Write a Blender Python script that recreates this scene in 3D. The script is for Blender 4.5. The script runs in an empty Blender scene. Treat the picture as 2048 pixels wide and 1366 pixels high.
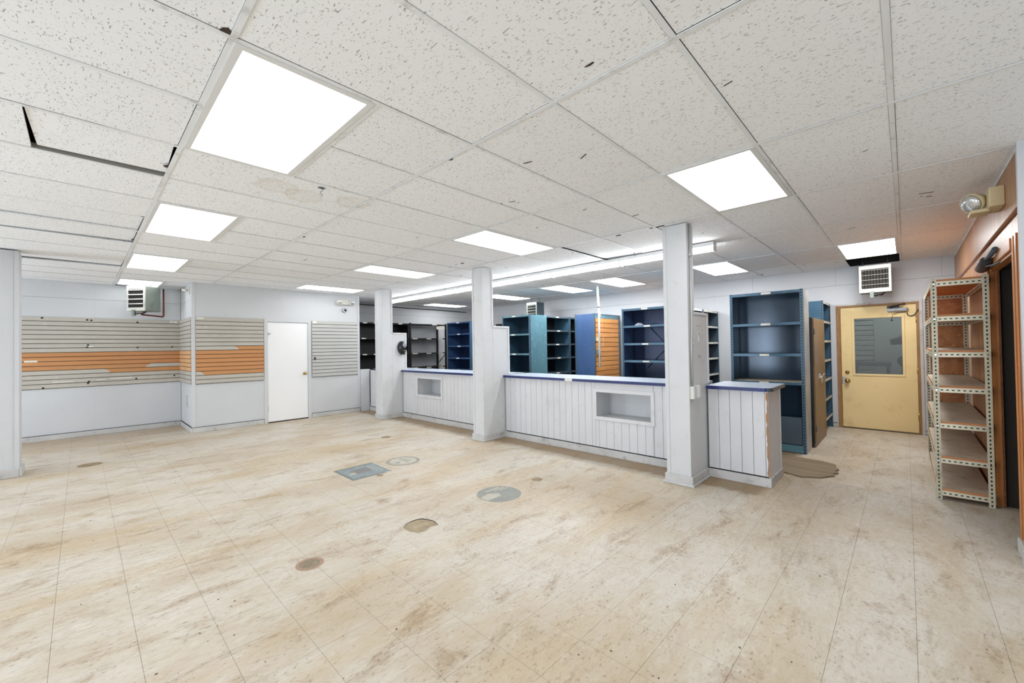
import bpy, bmesh, math, random
from mathutils import Vector, Matrix
random.seed(7)
SC = bpy.context.scene
COL = SC.collection

# ---------------------------------------------------------------- camera
F_PX, YAW, PITCH, ROLL, CAM_Z = 824.4717, -0.7624, 0.0131, -0.0161, 1.4057
ZC = 2.6168                                   # ceiling grid height


def cam_axes():
    def back(u, v, w):                        # camera (right, down, forward) -> world
        c, s = math.cos(ROLL), math.sin(ROLL)
        u, v = u * c + v * s, -u * s + v * c
        X, Y, Z = u, w, -v
        c, s = math.cos(PITCH), math.sin(PITCH)
        Y, Z = Y * c - Z * s, Y * s + Z * c
        c, s = math.cos(YAW), math.sin(YAW)
        return Vector((X * c + Y * s, -X * s + Y * c, Z))
    return back(1, 0, 0), back(0, -1, 0), back(0, 0, -1)


cd = bpy.data.cameras.new('camera')
cd.sensor_width = 36.0
cd.lens = F_PX / 2048 * 36.0
cd.clip_start = 0.05
cam = bpy.data.objects.new('camera', cd)
COL.objects.link(cam)
ax, ay, az = cam_axes()
cam.matrix_world = Matrix(((ax.x, ay.x, az.x, 0), (ax.y, ay.y, az.y, 0), (ax.z, ay.z, az.z, CAM_Z), (0, 0, 0, 1)))
SC.camera = cam

# ---------------------------------------------------------------- world, exposure
W = bpy.data.worlds.new('sky')
SC.world = W
W.use_nodes = True
W.node_tree.nodes['Background'].inputs[0].default_value = (0.62, 0.78, 1.0, 1)
W.node_tree.nodes['Background'].inputs[1].default_value = 1.0
SC.view_settings.view_transform = 'Standard'
SC.view_settings.look = 'None'
SC.view_settings.gamma = 1.0
SC.view_settings.use_curve_mapping = False
SC.view_settings.exposure = 0.14
PANEL_E = 5.8            # panels over the shop floor
BACK_E = 20.0             # panels behind the counters
STRIP_E = 26.0
DAY_W = 125.0
SC.cycles.max_bounces = 7
SC.cycles.diffuse_bounces = 5
SC.cycles.glossy_bounces = 3
SC.cycles.transmission_bounces = 3
SC.cycles.transparent_max_bounces = 6
SC.cycles.caustics_reflective = False
SC.cycles.caustics_refractive = False

# front-wall daylight: two shop windows, plus a third added to lift the right ceiling
for (wx0, wx1, wz0, wz1) in ((-9.0, -7.7, 0.35, 2.15), (-4.15, -2.95, 0.35, 2.15), (0.6, 2.1, 0.35, 2.15)):
    ld = bpy.data.lights.new('daylight', 'AREA')
    ld.shape = 'RECTANGLE'
    ld.size, ld.size_y = wx1 - wx0, wz1 - wz0
    ld.energy = DAY_W if wx0 < 0 else DAY_W * 1.35
    ld.color = (0.88, 0.94, 1.0)
    lo = bpy.data.objects.new('daylight', ld)
    COL.objects.link(lo)
    lo.location = ((wx0 + wx1) / 2, -4.2, (wz0 + wz1) / 2)
    lo.rotation_euler = (math.radians(90), 0, 0)

# ---------------------------------------------------------------- materials


def nodes_of(name):
    m = bpy.data.materials.new(name)
    m.use_nodes = True
    nt = m.node_tree
    return m, nt, nt.nodes['Principled BSDF']


def N(nt, typ, **kw):
    n = nt.nodes.new(typ)
    for k, v in kw.items():
        if k in n.inputs.keys() if isinstance(k, str) else False:
            n.inputs[k].default_value = v
        else:
            setattr(n, k, v)
    return n


def L(nt, a, b):
    nt.links.new(a, b)


def pos(nt, scale=(1, 1, 1), obj=False, rot=(0, 0, 0)):
    mp = nt.nodes.new('ShaderNodeMapping')
    mp.inputs['Scale'].default_value = scale
    mp.inputs['Rotation'].default_value = rot
    if obj:
        tc = nt.nodes.new('ShaderNodeTexCoord')
        L(nt, tc.outputs['Object'], mp.inputs['Vector'])
    else:
        g = nt.nodes.new('ShaderNodeNewGeometry')
        L(nt, g.outputs['Position'], mp.inputs['Vector'])
    return mp.outputs['Vector']


def noise(nt, vec, scale, detail=4, rough=0.55, dist=0.0):
    n = nt.nodes.new('ShaderNodeTexNoise')
    n.inputs['Scale'].default_value = scale
    n.inputs['Detail'].default_value = detail
    n.inputs['Roughness'].default_value = rough
    n.inputs['Distortion'].default_value = dist
    L(nt, vec, n.inputs['Vector'])
    return n.outputs['Fac']


def ramp(nt, fac, a, b, lo=0.0, hi=1.0):
    n = nt.nodes.new('ShaderNodeMapRange')
    n.inputs['From Min'].default_value = a
    n.inputs['From Max'].default_value = b
    n.inputs['To Min'].default_value = lo
    n.inputs['To Max'].default_value = hi
    n.clamp = True
    L(nt, fac, n.inputs['Value'])
    return n.outputs['Result']


def mixc(nt, fac, c1, c2):
    n = nt.nodes.new('ShaderNodeMix')
    n.data_type = 'RGBA'
    if hasattr(fac, 'node'):
        L(nt, fac, n.inputs[0])
    else:
        n.inputs[0].default_value = fac
    for c, i in ((c1, 6), (c2, 7)):
        if hasattr(c, 'node'):
            L(nt, c, n.inputs[i])
        else:
            n.inputs[i].default_value = (*c, 1)
    return n.outputs[2]


def mth(nt, op, a, b=0.0):
    n = nt.nodes.new('ShaderNodeMath')
    n.operation = op
    for v, i in ((a, 0), (b, 1)):
        if hasattr(v, 'node'):
            L(nt, v, n.inputs[i])
        else:
            n.inputs[i].default_value = v
    return n.outputs[0]


def bump(nt, bsdf, h, strength=0.2, dist=0.01):
    b = nt.nodes.new('ShaderNodeBump')
    b.inputs['Strength'].default_value = strength
    b.inputs['Distance'].default_value = dist
    L(nt, h, b.inputs['Height'])
    L(nt, b.outputs['Normal'], bsdf.inputs['Normal'])


def xyz(nt, vec):
    s = nt.nodes.new('ShaderNodeSeparateXYZ')
    L(nt, vec, s.inputs[0])
    return s.outputs


def srgb(r, g, b):
    f = lambda c: (c / 255 / 12.92) if c / 255 <= 0.04045 else ((c / 255 + 0.055) / 1.055) ** 2.4
    return (f(r), f(g), f(b))


def paint(name, col, rough=0.55, metal=0.0, var=0.12, scale=3.0, stain=None, stain_amt=0.0, bmp=0.05, stain_scale=6.0, per_object=0.0):
    m, nt, b = nodes_of(name)
    v = pos(nt)
    dark = tuple(c * (1 - var) for c in col)
    c = mixc(nt, ramp(nt, noise(nt, v, scale, 3), 0.35, 0.7), col, dark)
    if stain:
        c = mixc(nt, ramp(nt, noise(nt, v, stain_scale, 4, 0.7), 0.56, 0.70, 0, stain_amt), c, stain)
    if per_object:
        oi = nt.nodes.new('ShaderNodeObjectInfo')
        c = mixc(nt, mth(nt, 'MULTIPLY', oi.outputs['Random'], per_object), c, tuple(x * 0.55 for x in col))
    L(nt, c, b.inputs['Base Color'])
    b.inputs['Roughness'].default_value = rough
    b.inputs['Metallic'].default_value = metal
    return m


def emit(name, col, s):
    m, nt, b = nodes_of(name)
    b.inputs['Base Color'].default_value = (*col, 1)
    b.inputs['Emission Color'].default_value = (*col, 1)
    b.inputs['Emission Strength'].default_value = s
    b.inputs['Roughness'].default_value = 0.5
    return m


def glass_mat(name, tint=(0.9, 0.95, 0.95), refl=0.12):
    m = bpy.data.materials.new(name)
    m.use_nodes = True
    nt = m.node_tree
    nt.nodes.clear()
    out = nt.nodes.new('ShaderNodeOutputMaterial')
    t = nt.nodes.new('ShaderNodeBsdfTransparent')
    t.inputs[0].default_value = (*tint, 1)
    g = nt.nodes.new('ShaderNodeBsdfGlossy')
    g.inputs['Roughness'].default_value = 0.06
    mx = nt.nodes.new('ShaderNodeMixShader')
    mx.inputs[0].default_value = refl
    L(nt, t.outputs[0], mx.inputs[1])
    L(nt, g.outputs[0], mx.inputs[2])
    L(nt, mx.outputs[0], out.inputs[0])
    return m


def tile_mat():
    m, nt, b = nodes_of('acoustic_tile')
    base = srgb(247, 249, 251)
    d = noise(nt, pos(nt, (52, 165, 1), rot=(0, 0, 0.12)), 1.0, 0.0, 0.4)
    d2 = noise(nt, pos(nt, (150, 70, 1), rot=(0, 0, -0.5)), 1.0, 0.0, 0.4)
    p = pos(nt)
    vo = nt.nodes.new('ShaderNodeTexVoronoi')
    vo.inputs['Scale'].default_value = 85
    L(nt, p, vo.inputs['Vector'])
    pin = ramp(nt, vo.outputs['Distance'], 0.16, 0.24, 1, 0)
    rnd = xyz(nt, vo.outputs['Color'])[0]
    pin = mth(nt, 'MULTIPLY', pin, ramp(nt, rnd, 0.6, 0.65))
    f = mth(nt, 'MAXIMUM', ramp(nt, d, 0.725, 0.775), mth(nt, 'MULTIPLY', ramp(nt, d2, 0.75, 0.8), 0.8))
    f = mth(nt, 'MAXIMUM', f, mth(nt, 'MULTIPLY', pin, 0.4))
    oi = nt.nodes.new('ShaderNodeObjectInfo')
    base = mixc(nt, mth(nt, 'MULTIPLY', oi.outputs['Random'], 0.3), base, srgb(232, 234, 235))
    nz = noise(nt, p, 6, 4)
    # water stains with a shape of their own
    for (sx, sy, r) in STAINS:
        vm = nt.nodes.new('ShaderNodeVectorMath')
        vm.operation = 'DISTANCE'
        vm.inputs[1].default_value = (sx, sy, ZC)
        L(nt, p, vm.inputs[0])
        dd = mth(nt, 'ADD', vm.outputs['Value'], mth(nt, 'MULTIPLY', mth(nt, 'SUBTRACT', nz, 0.5), r * 1.6))
        ring = mth(nt, 'MULTIPLY', ramp(nt, dd, r * 0.75, r, 0.35, 1.0), ramp(nt, dd, r, r * 1.12, 1, 0))
        base = mixc(nt, mth(nt, 'MULTIPLY', ring, 0.28), base, srgb(186, 162, 122))
    c = mixc(nt, mth(nt, 'MULTIPLY', f, 0.62), base, srgb(104, 101, 94))
    L(nt, c, b.inputs['Base Color'])
    b.inputs['Roughness'].default_value = 0.9
    b.inputs['Specular IOR Level'].default_value = 0.2
    return m


STAINS = [(-3.33, 1.02, 0.13), (-3.4, 1.22, 0.13), (-3.3, 1.56, 0.12)]


def floor_mat():
    m, nt, b = nodes_of('vinyl_tile')
    p0 = pos(nt)
    big = noise(nt, pos(nt, (1, 0.62, 1), rot=(0, 0, 0.2)), 1.05, 4, 0.6)
    base = mixc(nt, ramp(nt, big, 0.3, 0.55), srgb(226, 221, 208), srgb(216, 207, 190))
    oi = nt.nodes.new('ShaderNodeObjectInfo')
    base = mixc(nt, mth(nt, 'MULTIPLY', oi.outputs['Random'], 0.06), base, srgb(204, 190, 166))
    band = noise(nt, pos(nt, (1.5, 0.3, 1), rot=(0, 0, 0.12)), 1.3, 3, 0.55)
    base = mixc(nt, ramp(nt, band, 0.48, 0.64, 0, 0.45), base, srgb(206, 180, 134))
    # marbled streaks
    st = noise(nt, pos(nt, (26, 9, 1), rot=(0, 0, 0.25)), 1.0, 5, 0.68, 0.8)
    base = mixc(nt, ramp(nt, st, 0.5, 0.68, 0, 0.5), base, srgb(190, 170, 138))
    base = mixc(nt, ramp(nt, st, 0.44, 0.32, 0, 0.5), base, srgb(234, 229, 217))
    # ground-in dirt in broad patches
    base = mixc(nt, ramp(nt, big, 0.48, 0.72, 0, 0.6), base, srgb(190, 164, 124))
    big2 = noise(nt, pos(nt, (3.5, 1.4, 1), rot=(0, 0, 0.3)), 1.7, 6, 0.74, 0.4)
    base = mixc(nt, ramp(nt, big2, 0.53, 0.72, 0, 0.72), base, srgb(160, 130, 90))
    fine = noise(nt, pos(nt, (60, 34, 1), rot=(0, 0, 0.5)), 1.0, 4, 0.7)
    base = mixc(nt, mth(nt, 'MULTIPLY', ramp(nt, fine, 0.55, 0.68), ramp(nt, big2, 0.42, 0.6, 0.14, 0.85)), base, srgb(130, 104, 72))
    # counter kick: dirt plus the strip lights' painted shadow; left-hand walls: grime
    p = xyz(nt, p0)
    edge = mth(nt, 'ADD', p[1], mth(nt, 'MULTIPLY', mth(nt, 'SUBTRACT', big2, 0.5), 0.22))
    kick_dirt_shade = mth(nt, 'MULTIPLY', ramp(nt, edge, 4.27, 4.34), ramp(nt, p[0], -0.95, -1.05))
    base = mixc(nt, mth(nt, 'MULTIPLY', kick_dirt_shade, 0.7), base, srgb(150, 118, 74))
    ex = mth(nt, 'ADD', p[0], mth(nt, 'MULTIPLY', mth(nt, 'SUBTRACT', big, 0.5), 1.8))
    gw = ramp(nt, ex, -9.2, -9.8)
    base = mixc(nt, mth(nt, 'MULTIPLY', gw, 0.4), base, srgb(176, 138, 92))
    vm = nt.nodes.new('ShaderNodeVectorMath')
    vm.operation = 'MULTIPLY'
    vm.inputs[1].default_value = (0.775, 0.765, 0.77)
    L(nt, base, vm.inputs[0])
    L(nt, vm.outputs[0], b.inputs['Base Color'])
    b.inputs['Roughness'].default_value = 0.48
    b.inputs['Specular IOR Level'].default_value = 0.35
    return m


def wood_mat(name, c1, c2, axis='z', rough=0.4, per=0.5, scale=1.0):
    m, nt, b = nodes_of(name)
    s = {'z': (28, 28, 1.6), 'y': (28, 1.6, 28), 'x': (1.6, 28, 28)}[axis]
    v = pos(nt, tuple(x * scale for x in s))
    oi = nt.nodes.new('ShaderNodeObjectInfo')
    n = noise(nt, v, 1.0, 4, 0.6, 0.6)
    c = mixc(nt, ramp(nt, n, 0.35, 0.7), c1, c2)
    c = mixc(nt, mth(nt, 'MULTIPLY', oi.outputs['Random'], per), c, tuple(x * 0.6 for x in c2))
    L(nt, c, b.inputs['Base Color'])
    b.inputs['Roughness'].default_value = rough
    return m


def holes_mat(name, col, pitch, w, metal=0.3, rough=0.45, rust=None, dark=(0.012, 0.011, 0.01)):
    # punched slots along the length of an angle-iron post or rail, centred on the face
    m, nt, b = nodes_of(name)
    g = nt.nodes.new('ShaderNodeNewGeometry')
    tc = nt.nodes.new('ShaderNodeTexCoord')
    o = xyz(nt, tc.outputs['UV'])
    fr = mth(nt, 'FRACT', mth(nt, 'DIVIDE', o[0], pitch))
    along = mth(nt, 'LESS_THAN', mth(nt, 'ABSOLUTE', mth(nt, 'SUBTRACT', fr, 0.5)), 0.24)
    acr = mth(nt, 'LESS_THAN', mth(nt, 'ABSOLUTE', o[1]), w / 2)
    hole = mth(nt, 'MULTIPLY', along, acr)
    c = mixc(nt, ramp(nt, noise(nt, pos(nt), 5, 6), 0.4, 0.7, 0, 0.4), col, tuple(x * 0.6 for x in col))
    if rust:
        c = mixc(nt, ramp(nt, noise(nt, pos(nt), 11, 8, 0.7), 0.55, 0.75, 0, 0.7), c, rust)
    c = mixc(nt, hole, c, dark)
    L(nt, c, b.inputs['Base Color'])
    b.inputs['Metallic'].default_value = metal
    b.inputs['Roughness'].default_value = rough
    return m


def split_mat(name, grey, orange, axis, thr, sign, soft=0.03):
    # a slat whose facing has peeled off on one side of a torn edge
    m, nt, b = nodes_of(name)
    p = xyz(nt, pos(nt))[axis]
    e = mth(nt, 'ADD', p, mth(nt, 'MULTIPLY', mth(nt, 'SUBTRACT', noise(nt, pos(nt), 14, 3), 0.5), 0.12))
    z = xyz(nt, pos(nt))[2]
    e = mth(nt, 'ADD', e, mth(nt, 'MULTIPLY', z, 1.2 * sign))
    f = ramp(nt, e, thr - 0.004, thr + 0.004, 0 if sign > 0 else 1, 1 if sign > 0 else 0)
    og = mixc(nt, noise(nt, pos(nt), 6, 5), orange, tuple(x * 0.82 for x in orange))
    L(nt, mixc(nt, f, grey, og), b.inputs['Base Color'])
    b.inputs['Roughness'].default_value = 0.55
    return m


def cover_mat(name, cols, scale, ring=None):
    m, nt, b = nodes_of(name)
    c = mixc(nt, ramp(nt, noise(nt, pos(nt), scale, 5, 0.6, 0.8), 0.35, 0.65), cols[0], cols[1])
    if len(cols) > 2:
        c = mixc(nt, ramp(nt, noise(nt, pos(nt, (1, 1.6, 1)), scale * 2.3, 6, 0.7), 0.55, 0.68), c, cols[2])
    L(nt, c, b.inputs['Base Color'])
    b.inputs['Roughness'].default_value = 0.5
    return m


GREY = srgb(186, 181, 170)
ORANGE = srgb(198, 142, 92)
M = {}
M['tile'] = tile_mat()
M['tee'] = paint('tee_paint', srgb(238, 241, 243), 0.45, 0, 0.1, 2.0, srgb(120, 112, 96), 0.35, 0.0, 9)
M['tee_web'] = paint('tee_web', srgb(170, 168, 158), 0.5, 0.2, 0.15)
M['plenum'] = paint('plenum_dark', (0.02, 0.019, 0.018), 0.95, bmp=0)
M['panel'] = emit('panel_diffuser', (0.965, 0.985, 1.0), PANEL_E)
M['panel_back'] = emit('panel_diffuser_back', (0.965, 0.985, 1.0), BACK_E)
M['tube'] = emit('garage_fill_tube', (0.98, 1.0, 0.98), 130.0)  # for the unseen lamp added beyond the glazed door
M['strip'] = emit('strip_lens', (0.96, 0.985, 1.0), STRIP_E)
M['white_metal'] = paint('white_metal', srgb(226, 227, 226), 0.4, 0, 0.05, bmp=0)
M['floor'] = floor_mat()
M['slab'] = paint('slab', srgb(112, 94, 70), 0.9)
M['concrete'] = paint('bare_concrete', srgb(168, 152, 126), 0.9, 0, 0.3, 14, srgb(86, 74, 58), 0.5)
M['wall'] = paint('wall_paint', srgb(204, 206, 208), 0.6, 0, 0.05, 1.2, srgb(186, 188, 190), 0.12)
M['wallw'] = paint('wall_paint_white', srgb(199, 201, 204), 0.6, 0, 0.04, 1.2, srgb(196, 196, 196), 0.15)
M['col'] = paint('column_paint', srgb(206, 207, 208), 0.5, 0, 0.05, 1.6, srgb(176, 173, 166), 0.28, 0.04, 5)
M['base'] = paint('base_paint', srgb(198, 197, 195), 0.5, 0, 0.15, 4, srgb(120, 110, 98), 0.55, 0.04, 7)
M['plank'] = paint('plank_paint', srgb(212, 212, 214), 0.5, 0, 0.05, 2.5, srgb(178, 175, 168), 0.3, 0.03, 6, 0.05)
M['dark'] = paint('shadow_gap', srgb(46, 44, 42), 0.8, bmp=0)
M['black'] = paint('black_steel', srgb(26, 25, 25), 0.5, 0.2, 0.3, 5, bmp=0)
M['white'] = paint('white_door_paint', srgb(238, 238, 238), 0.4, 0, 0.03, 1.5, bmp=0.02)
M['paper'] = paint('label_paper', srgb(228, 226, 216), 0.7, 0, 0.15, 40, bmp=0)
M['top'] = paint('worktop_laminate', srgb(180, 191, 206), 0.35, 0, 0.14, 4, srgb(226, 226, 224), 0.6, 0.02, 5)
M['navy'] = paint('navy_edge', srgb(30, 42, 104), 0.35, 0, 0.25, 8, bmp=0)
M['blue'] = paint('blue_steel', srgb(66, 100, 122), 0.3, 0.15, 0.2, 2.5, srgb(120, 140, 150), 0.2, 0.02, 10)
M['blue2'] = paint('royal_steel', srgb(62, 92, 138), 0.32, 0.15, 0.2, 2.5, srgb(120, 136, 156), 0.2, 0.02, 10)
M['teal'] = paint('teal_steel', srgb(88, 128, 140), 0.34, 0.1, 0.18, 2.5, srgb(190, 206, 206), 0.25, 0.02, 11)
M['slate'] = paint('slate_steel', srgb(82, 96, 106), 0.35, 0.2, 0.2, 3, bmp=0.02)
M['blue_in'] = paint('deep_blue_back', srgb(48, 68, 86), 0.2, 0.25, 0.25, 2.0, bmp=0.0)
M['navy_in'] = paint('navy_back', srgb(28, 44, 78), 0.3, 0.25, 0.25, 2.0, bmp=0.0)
M['galv'] = paint('galvanised', srgb(186, 189, 188), 0.38, 0.25, 0.35, 3.5, srgb(108, 106, 98), 0.5, 0.02, 5)
M['hole_blue'] = holes_mat('punched_blue', srgb(74, 104, 124), 0.038, 0.012)
M['hole_blue_lit'] = holes_mat('punched_blue_backlit', srgb(40, 56, 70), 0.038, 0.012, dark=(0.55, 0.57, 0.56))  # pale slots: light through the holes, put into the colour
M['hole_cream'] = holes_mat('punched_cream', srgb(216, 209, 184), 0.034, 0.010, 0.25, 0.45, srgb(160, 146, 116))
M['hole_grime'] = holes_mat('punched_worn', srgb(184, 176, 152), 0.034, 0.010, 0.35, 0.45, srgb(96, 84, 64))
M['mdf'] = wood_mat('fibreboard_edge', srgb(196, 132, 84), srgb(180, 112, 64), 'x', 0.6, 0.2)
M['board_top'] = paint('dusty_board', srgb(196, 182, 160), 0.7, 0, 0.2, 4, srgb(92, 80, 68), 0.6, 0.05, 12)
M['osb'] = cover_mat('strand_board', (srgb(190, 128, 76), srgb(156, 98, 52), srgb(214, 154, 100)), 9)
M['wood'] = wood_mat('wood_panelling', srgb(184, 140, 102), srgb(150, 102, 68), 'z', 0.38, 0.4)
M['casing'] = wood_mat('orange_casing', srgb(200, 136, 78), srgb(176, 106, 54), 'z', 0.35, 0.15)
M['rail'] = wood_mat('brown_rail', srgb(140, 90, 60), srgb(112, 68, 42), 'y', 0.35, 0.1)
M['knotty'] = wood_mat('orange_slat', srgb(218, 154, 84), srgb(194, 124, 60), 'y', 0.45, 0.3)
M['yellow'] = paint('door_yellow', srgb(238, 214, 156), 0.42, 0, 0.07, 1.6, srgb(196, 160, 100), 0.35, 0.02, 3.5)
M['jamb'] = paint('jamb_brown', srgb(160, 120, 70), 0.5, 0, 0.2, 3, srgb(110, 76, 40), 0.5)
M['brass'] = paint('brass', srgb(190, 150, 84), 0.28, 0.9, 0.15, 20, bmp=0)
M['chrome'] = paint('chrome', srgb(206, 204, 198), 0.2, 0.9, 0.1, 20, bmp=0)
M['locker'] = paint('locker_brown', srgb(138, 112, 80), 0.45, 0.2, 0.3, 2.2, srgb(92, 74, 54), 0.6, 0.02, 4)
M['heat'] = paint('heater_grey', srgb(134, 143, 135), 0.35, 0.35, 0.15, 5, srgb(108, 104, 92), 0.3)
M['heatw'] = paint('heater_white', srgb(206, 204, 194), 0.4, 0.1, 0.12, 6, srgb(130, 116, 94), 0.4, 0.02, 9)
M['fin'] = paint('coil_fin', srgb(84, 72, 60), 0.5, 0.5, 0.3, 30, bmp=0)
M['copper'] = paint('copper_pipe', srgb(128, 70, 48), 0.4, 0.7, 0.4, 14, bmp=0)
M['beige'] = paint('beige_plastic', srgb(214, 198, 158), 0.45, 0, 0.06, bmp=0)
M['offwhite'] = paint('offwhite_plastic', srgb(214, 212, 204), 0.45, 0, 0.05, bmp=0)
M['lens'] = paint('lamp_reflector', srgb(220, 222, 220), 0.15, 0.6, 0.3, 45, bmp=0.4)
M['plastic'] = paint('black_plastic', srgb(24, 24, 25), 0.3, 0, 0.2, bmp=0)
M['silver'] = paint('silver_plastic', srgb(158, 164, 172), 0.3, 0.3, 0.2, 25, bmp=0)
M['conduit'] = paint('conduit', srgb(186, 187, 186), 0.4, 0.3, 0.1, bmp=0)
M['cable'] = paint('cable_dark', srgb(50, 46, 44), 0.5, bmp=0)
M['mat'] = wood_mat('brown_mat', srgb(140, 122, 98), srgb(118, 100, 78), 'x', 0.85, 0.1)
M['glass'] = glass_mat('door_glass', (0.62, 0.66, 0.66), 0.16)
M['wglass'] = glass_mat('window_glass', (0.95, 0.97, 1.0), 0.06)
M['rawwood'] = paint('raw_wood', srgb(174, 126, 84), 0.7, 0, 0.3, 10)
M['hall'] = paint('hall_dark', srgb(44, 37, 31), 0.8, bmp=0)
M['garage'] = paint('garage_grey', srgb(172, 176, 172), 0.6, 0, 0.1)
M['red'] = paint('red_paint', srgb(170, 60, 54), 0.5, bmp=0)
M['debris'] = paint('debris', srgb(64, 52, 40), 0.9, bmp=0)
M['slat_grey'] = paint('slat_grey', GREY, 0.5, 0, 0.08, 2.0, srgb(206, 202, 192), 0.35, 0.0, 9)
M['slat_grey2'] = paint('slat_grey_cool', srgb(188, 188, 184), 0.45, 0, 0.06, 2.0, bmp=0)
M['slat_orange'] = wood_mat('slat_orange', ORANGE, srgb(188, 128, 78), 'y', 0.55, 0.12, 0.5)
M['slat_peach'] = cover_mat('slat_peach', (srgb(220, 178, 132), srgb(206, 150, 100), srgb(230, 196, 158)), 8)

# ---------------------------------------------------------------- mesh helpers


class MB:
    def __init__(s):
        s.v, s.f, s.m, s.sm = [], [], [], []

    def face(s, pts, mat=0, smooth=False):
        i = len(s.v)
        s.v += [tuple(p) for p in pts]
        s.f.append(tuple(range(i, i + len(pts))))
        s.m.append(mat)
        s.sm.append(smooth)
        return s

    def box(s, x0, x1, y0, y1, z0, z1, mat=0):
        x0, x1 = min(x0, x1), max(x0, x1)
        y0, y1 = min(y0, y1), max(y0, y1)
        z0, z1 = min(z0, z1), max(z0, z1)
        i = len(s.v)
        s.v += [(x0, y0, z0), (x1, y0, z0), (x1, y1, z0), (x0, y1, z0), (x0, y0, z1), (x1, y0, z1), (x1, y1, z1), (x0, y1, z1)]
        for q in ((0, 3, 2, 1), (4, 5, 6, 7), (0, 1, 5, 4), (1, 2, 6, 5), (2, 3, 7, 6), (3, 0, 4, 7)):
            s.f.append(tuple(i + k for k in q))
            s.m.append(mat)
            s.sm.append(False)
        return s

    def loft(s, rings, cap=True, mat=0, smooth=True):
        i = len(s.v)
        n = len(rings[0])
        for r in rings:
            s.v += [tuple(p) for p in r]
        for a in range(len(rings) - 1):
            for k in range(n):
                k2 = (k + 1) % n
                s.f.append((i + a * n + k, i + a * n + k2, i + (a + 1) * n + k2, i + (a + 1) * n + k))
                s.m.append(mat)
                s.sm.append(smooth)
        if cap:
            s.f.append(tuple(i + k for k in reversed(range(n))))
            s.f.append(tuple(i + (len(rings) - 1) * n + k for k in range(n)))
            s.m += [mat, mat]
            s.sm += [False, False]
        return s

    def tube(s, pts, r, n=10, mat=0):
        pts = [Vector(p) for p in pts]
        rings = []
        up = None
        for k, p in enumerate(pts):
            t = (pts[min(k + 1, len(pts) - 1)] - pts[max(k - 1, 0)]).normalized()
            if up is None:
                a = Vector((0, 0, 1)) if abs(t.z) < 0.9 else Vector((1, 0, 0))
                up = t.cross(a).normalized()
            up = (up - t * up.dot(t)).normalized()
            w = t.cross(up)
            rr = r[k] if isinstance(r, (list, tuple)) else r
            rings.append([p + (up * math.cos(2 * math.pi * j / n) + w * math.sin(2 * math.pi * j / n)) * rr for j in range(n)])
        return s.loft(rings, True, mat)

    def lathe(s, c, axis, prof, n=20, mat=0):
        # prof: list of (distance along axis, radius)
        a = Vector(axis).normalized()
        e = Vector((0, 0, 1)) if abs(a.z) < 0.9 else Vector((1, 0, 0))
        u = a.cross(e).normalized()
        w = a.cross(u)
        c = Vector(c)
        rings = [[c + a * d + (u * math.cos(2 * math.pi * j / n) + w * math.sin(2 * math.pi * j / n)) * max(r, 1e-4) for j in range(n)] for d, r in prof]
        return s.loft(rings, True, mat)

    def prism(s, poly, z0, z1, mat=0):
        return s.loft([[(x, y, z0) for x, y in poly], [(x, y, z1) for x, y in poly]], True, mat, False)

    def mesh(s, name, off=(0, 0, 0)):
        me = bpy.data.meshes.new(name)
        me.from_pydata([(a - off[0], b - off[1], c - off[2]) for a, b, c in s.v], [], s.f)
        me.polygons.foreach_set('material_index', s.m)
        me.polygons.foreach_set('use_smooth', s.sm)
        me.update()
        bm = bmesh.new()
        bm.from_mesh(me)
        bmesh.ops.recalc_face_normals(bm, faces=bm.faces)
        bm.to_mesh(me)
        bm.free()
        return me


ORG = {}


def obj(name, mesh, mats, parent=None, loc=(0, 0, 0), rot=None, bevel=0.0):
    o = bpy.data.objects.new(name, mesh)
    COL.objects.link(o)
    o.location = loc
    if rot:
        o.rotation_euler = rot
    if parent:
        o.parent = parent
    if mats and mesh and not mesh.materials:
        for m in (mats if isinstance(mats, (list, tuple)) else [mats]):
            mesh.materials.append(M[m] if isinstance(m, str) else m)
    if bevel:
        md = o.modifiers.new('bevel', 'BEVEL')
        md.width = bevel
        md.segments = 2
        md.limit_method = 'ANGLE'
    return o


def tag(o, label, cat, group=None):
    o['label'] = label
    o['category'] = cat
    if group:
        o['group'] = group
    return o


def thing(name, label, cat, loc, group=None, rotz=0.0):
    o = bpy.data.objects.new(name, None)
    COL.objects.link(o)
    o.empty_display_size = 0.1
    o.location = loc
    o.rotation_euler = (0, 0, rotz)
    ORG[o.name] = loc
    return tag(o, label, cat, group)


def part(name, mb, mat, parent, bevel=0.0, local=False, label=None):
    """mesh part given in world coordinates (or the thing's own when local)"""
    off = (0, 0, 0) if local else ORG[parent.name]
    o = obj(name, mb.mesh(name, off), mat, parent, bevel=bevel)
    ORG[o.name] = off
    if label:
        o['label'] = label
    return o


def solo(name, mb, mat, label, cat, org, group=None, bevel=0.0):
    o = obj(name, mb.mesh(name, org), mat, None, org, bevel=bevel)
    ORG[o.name] = org
    return tag(o, label, cat, group)


def struct(name, mb, mat, bevel=0.0):
    o = obj(name, mb.mesh(name), mat, None, bevel=bevel)
    ORG[o.name] = (0, 0, 0)
    o['kind'] = 'structure'
    return o


BOXES = {}


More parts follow.
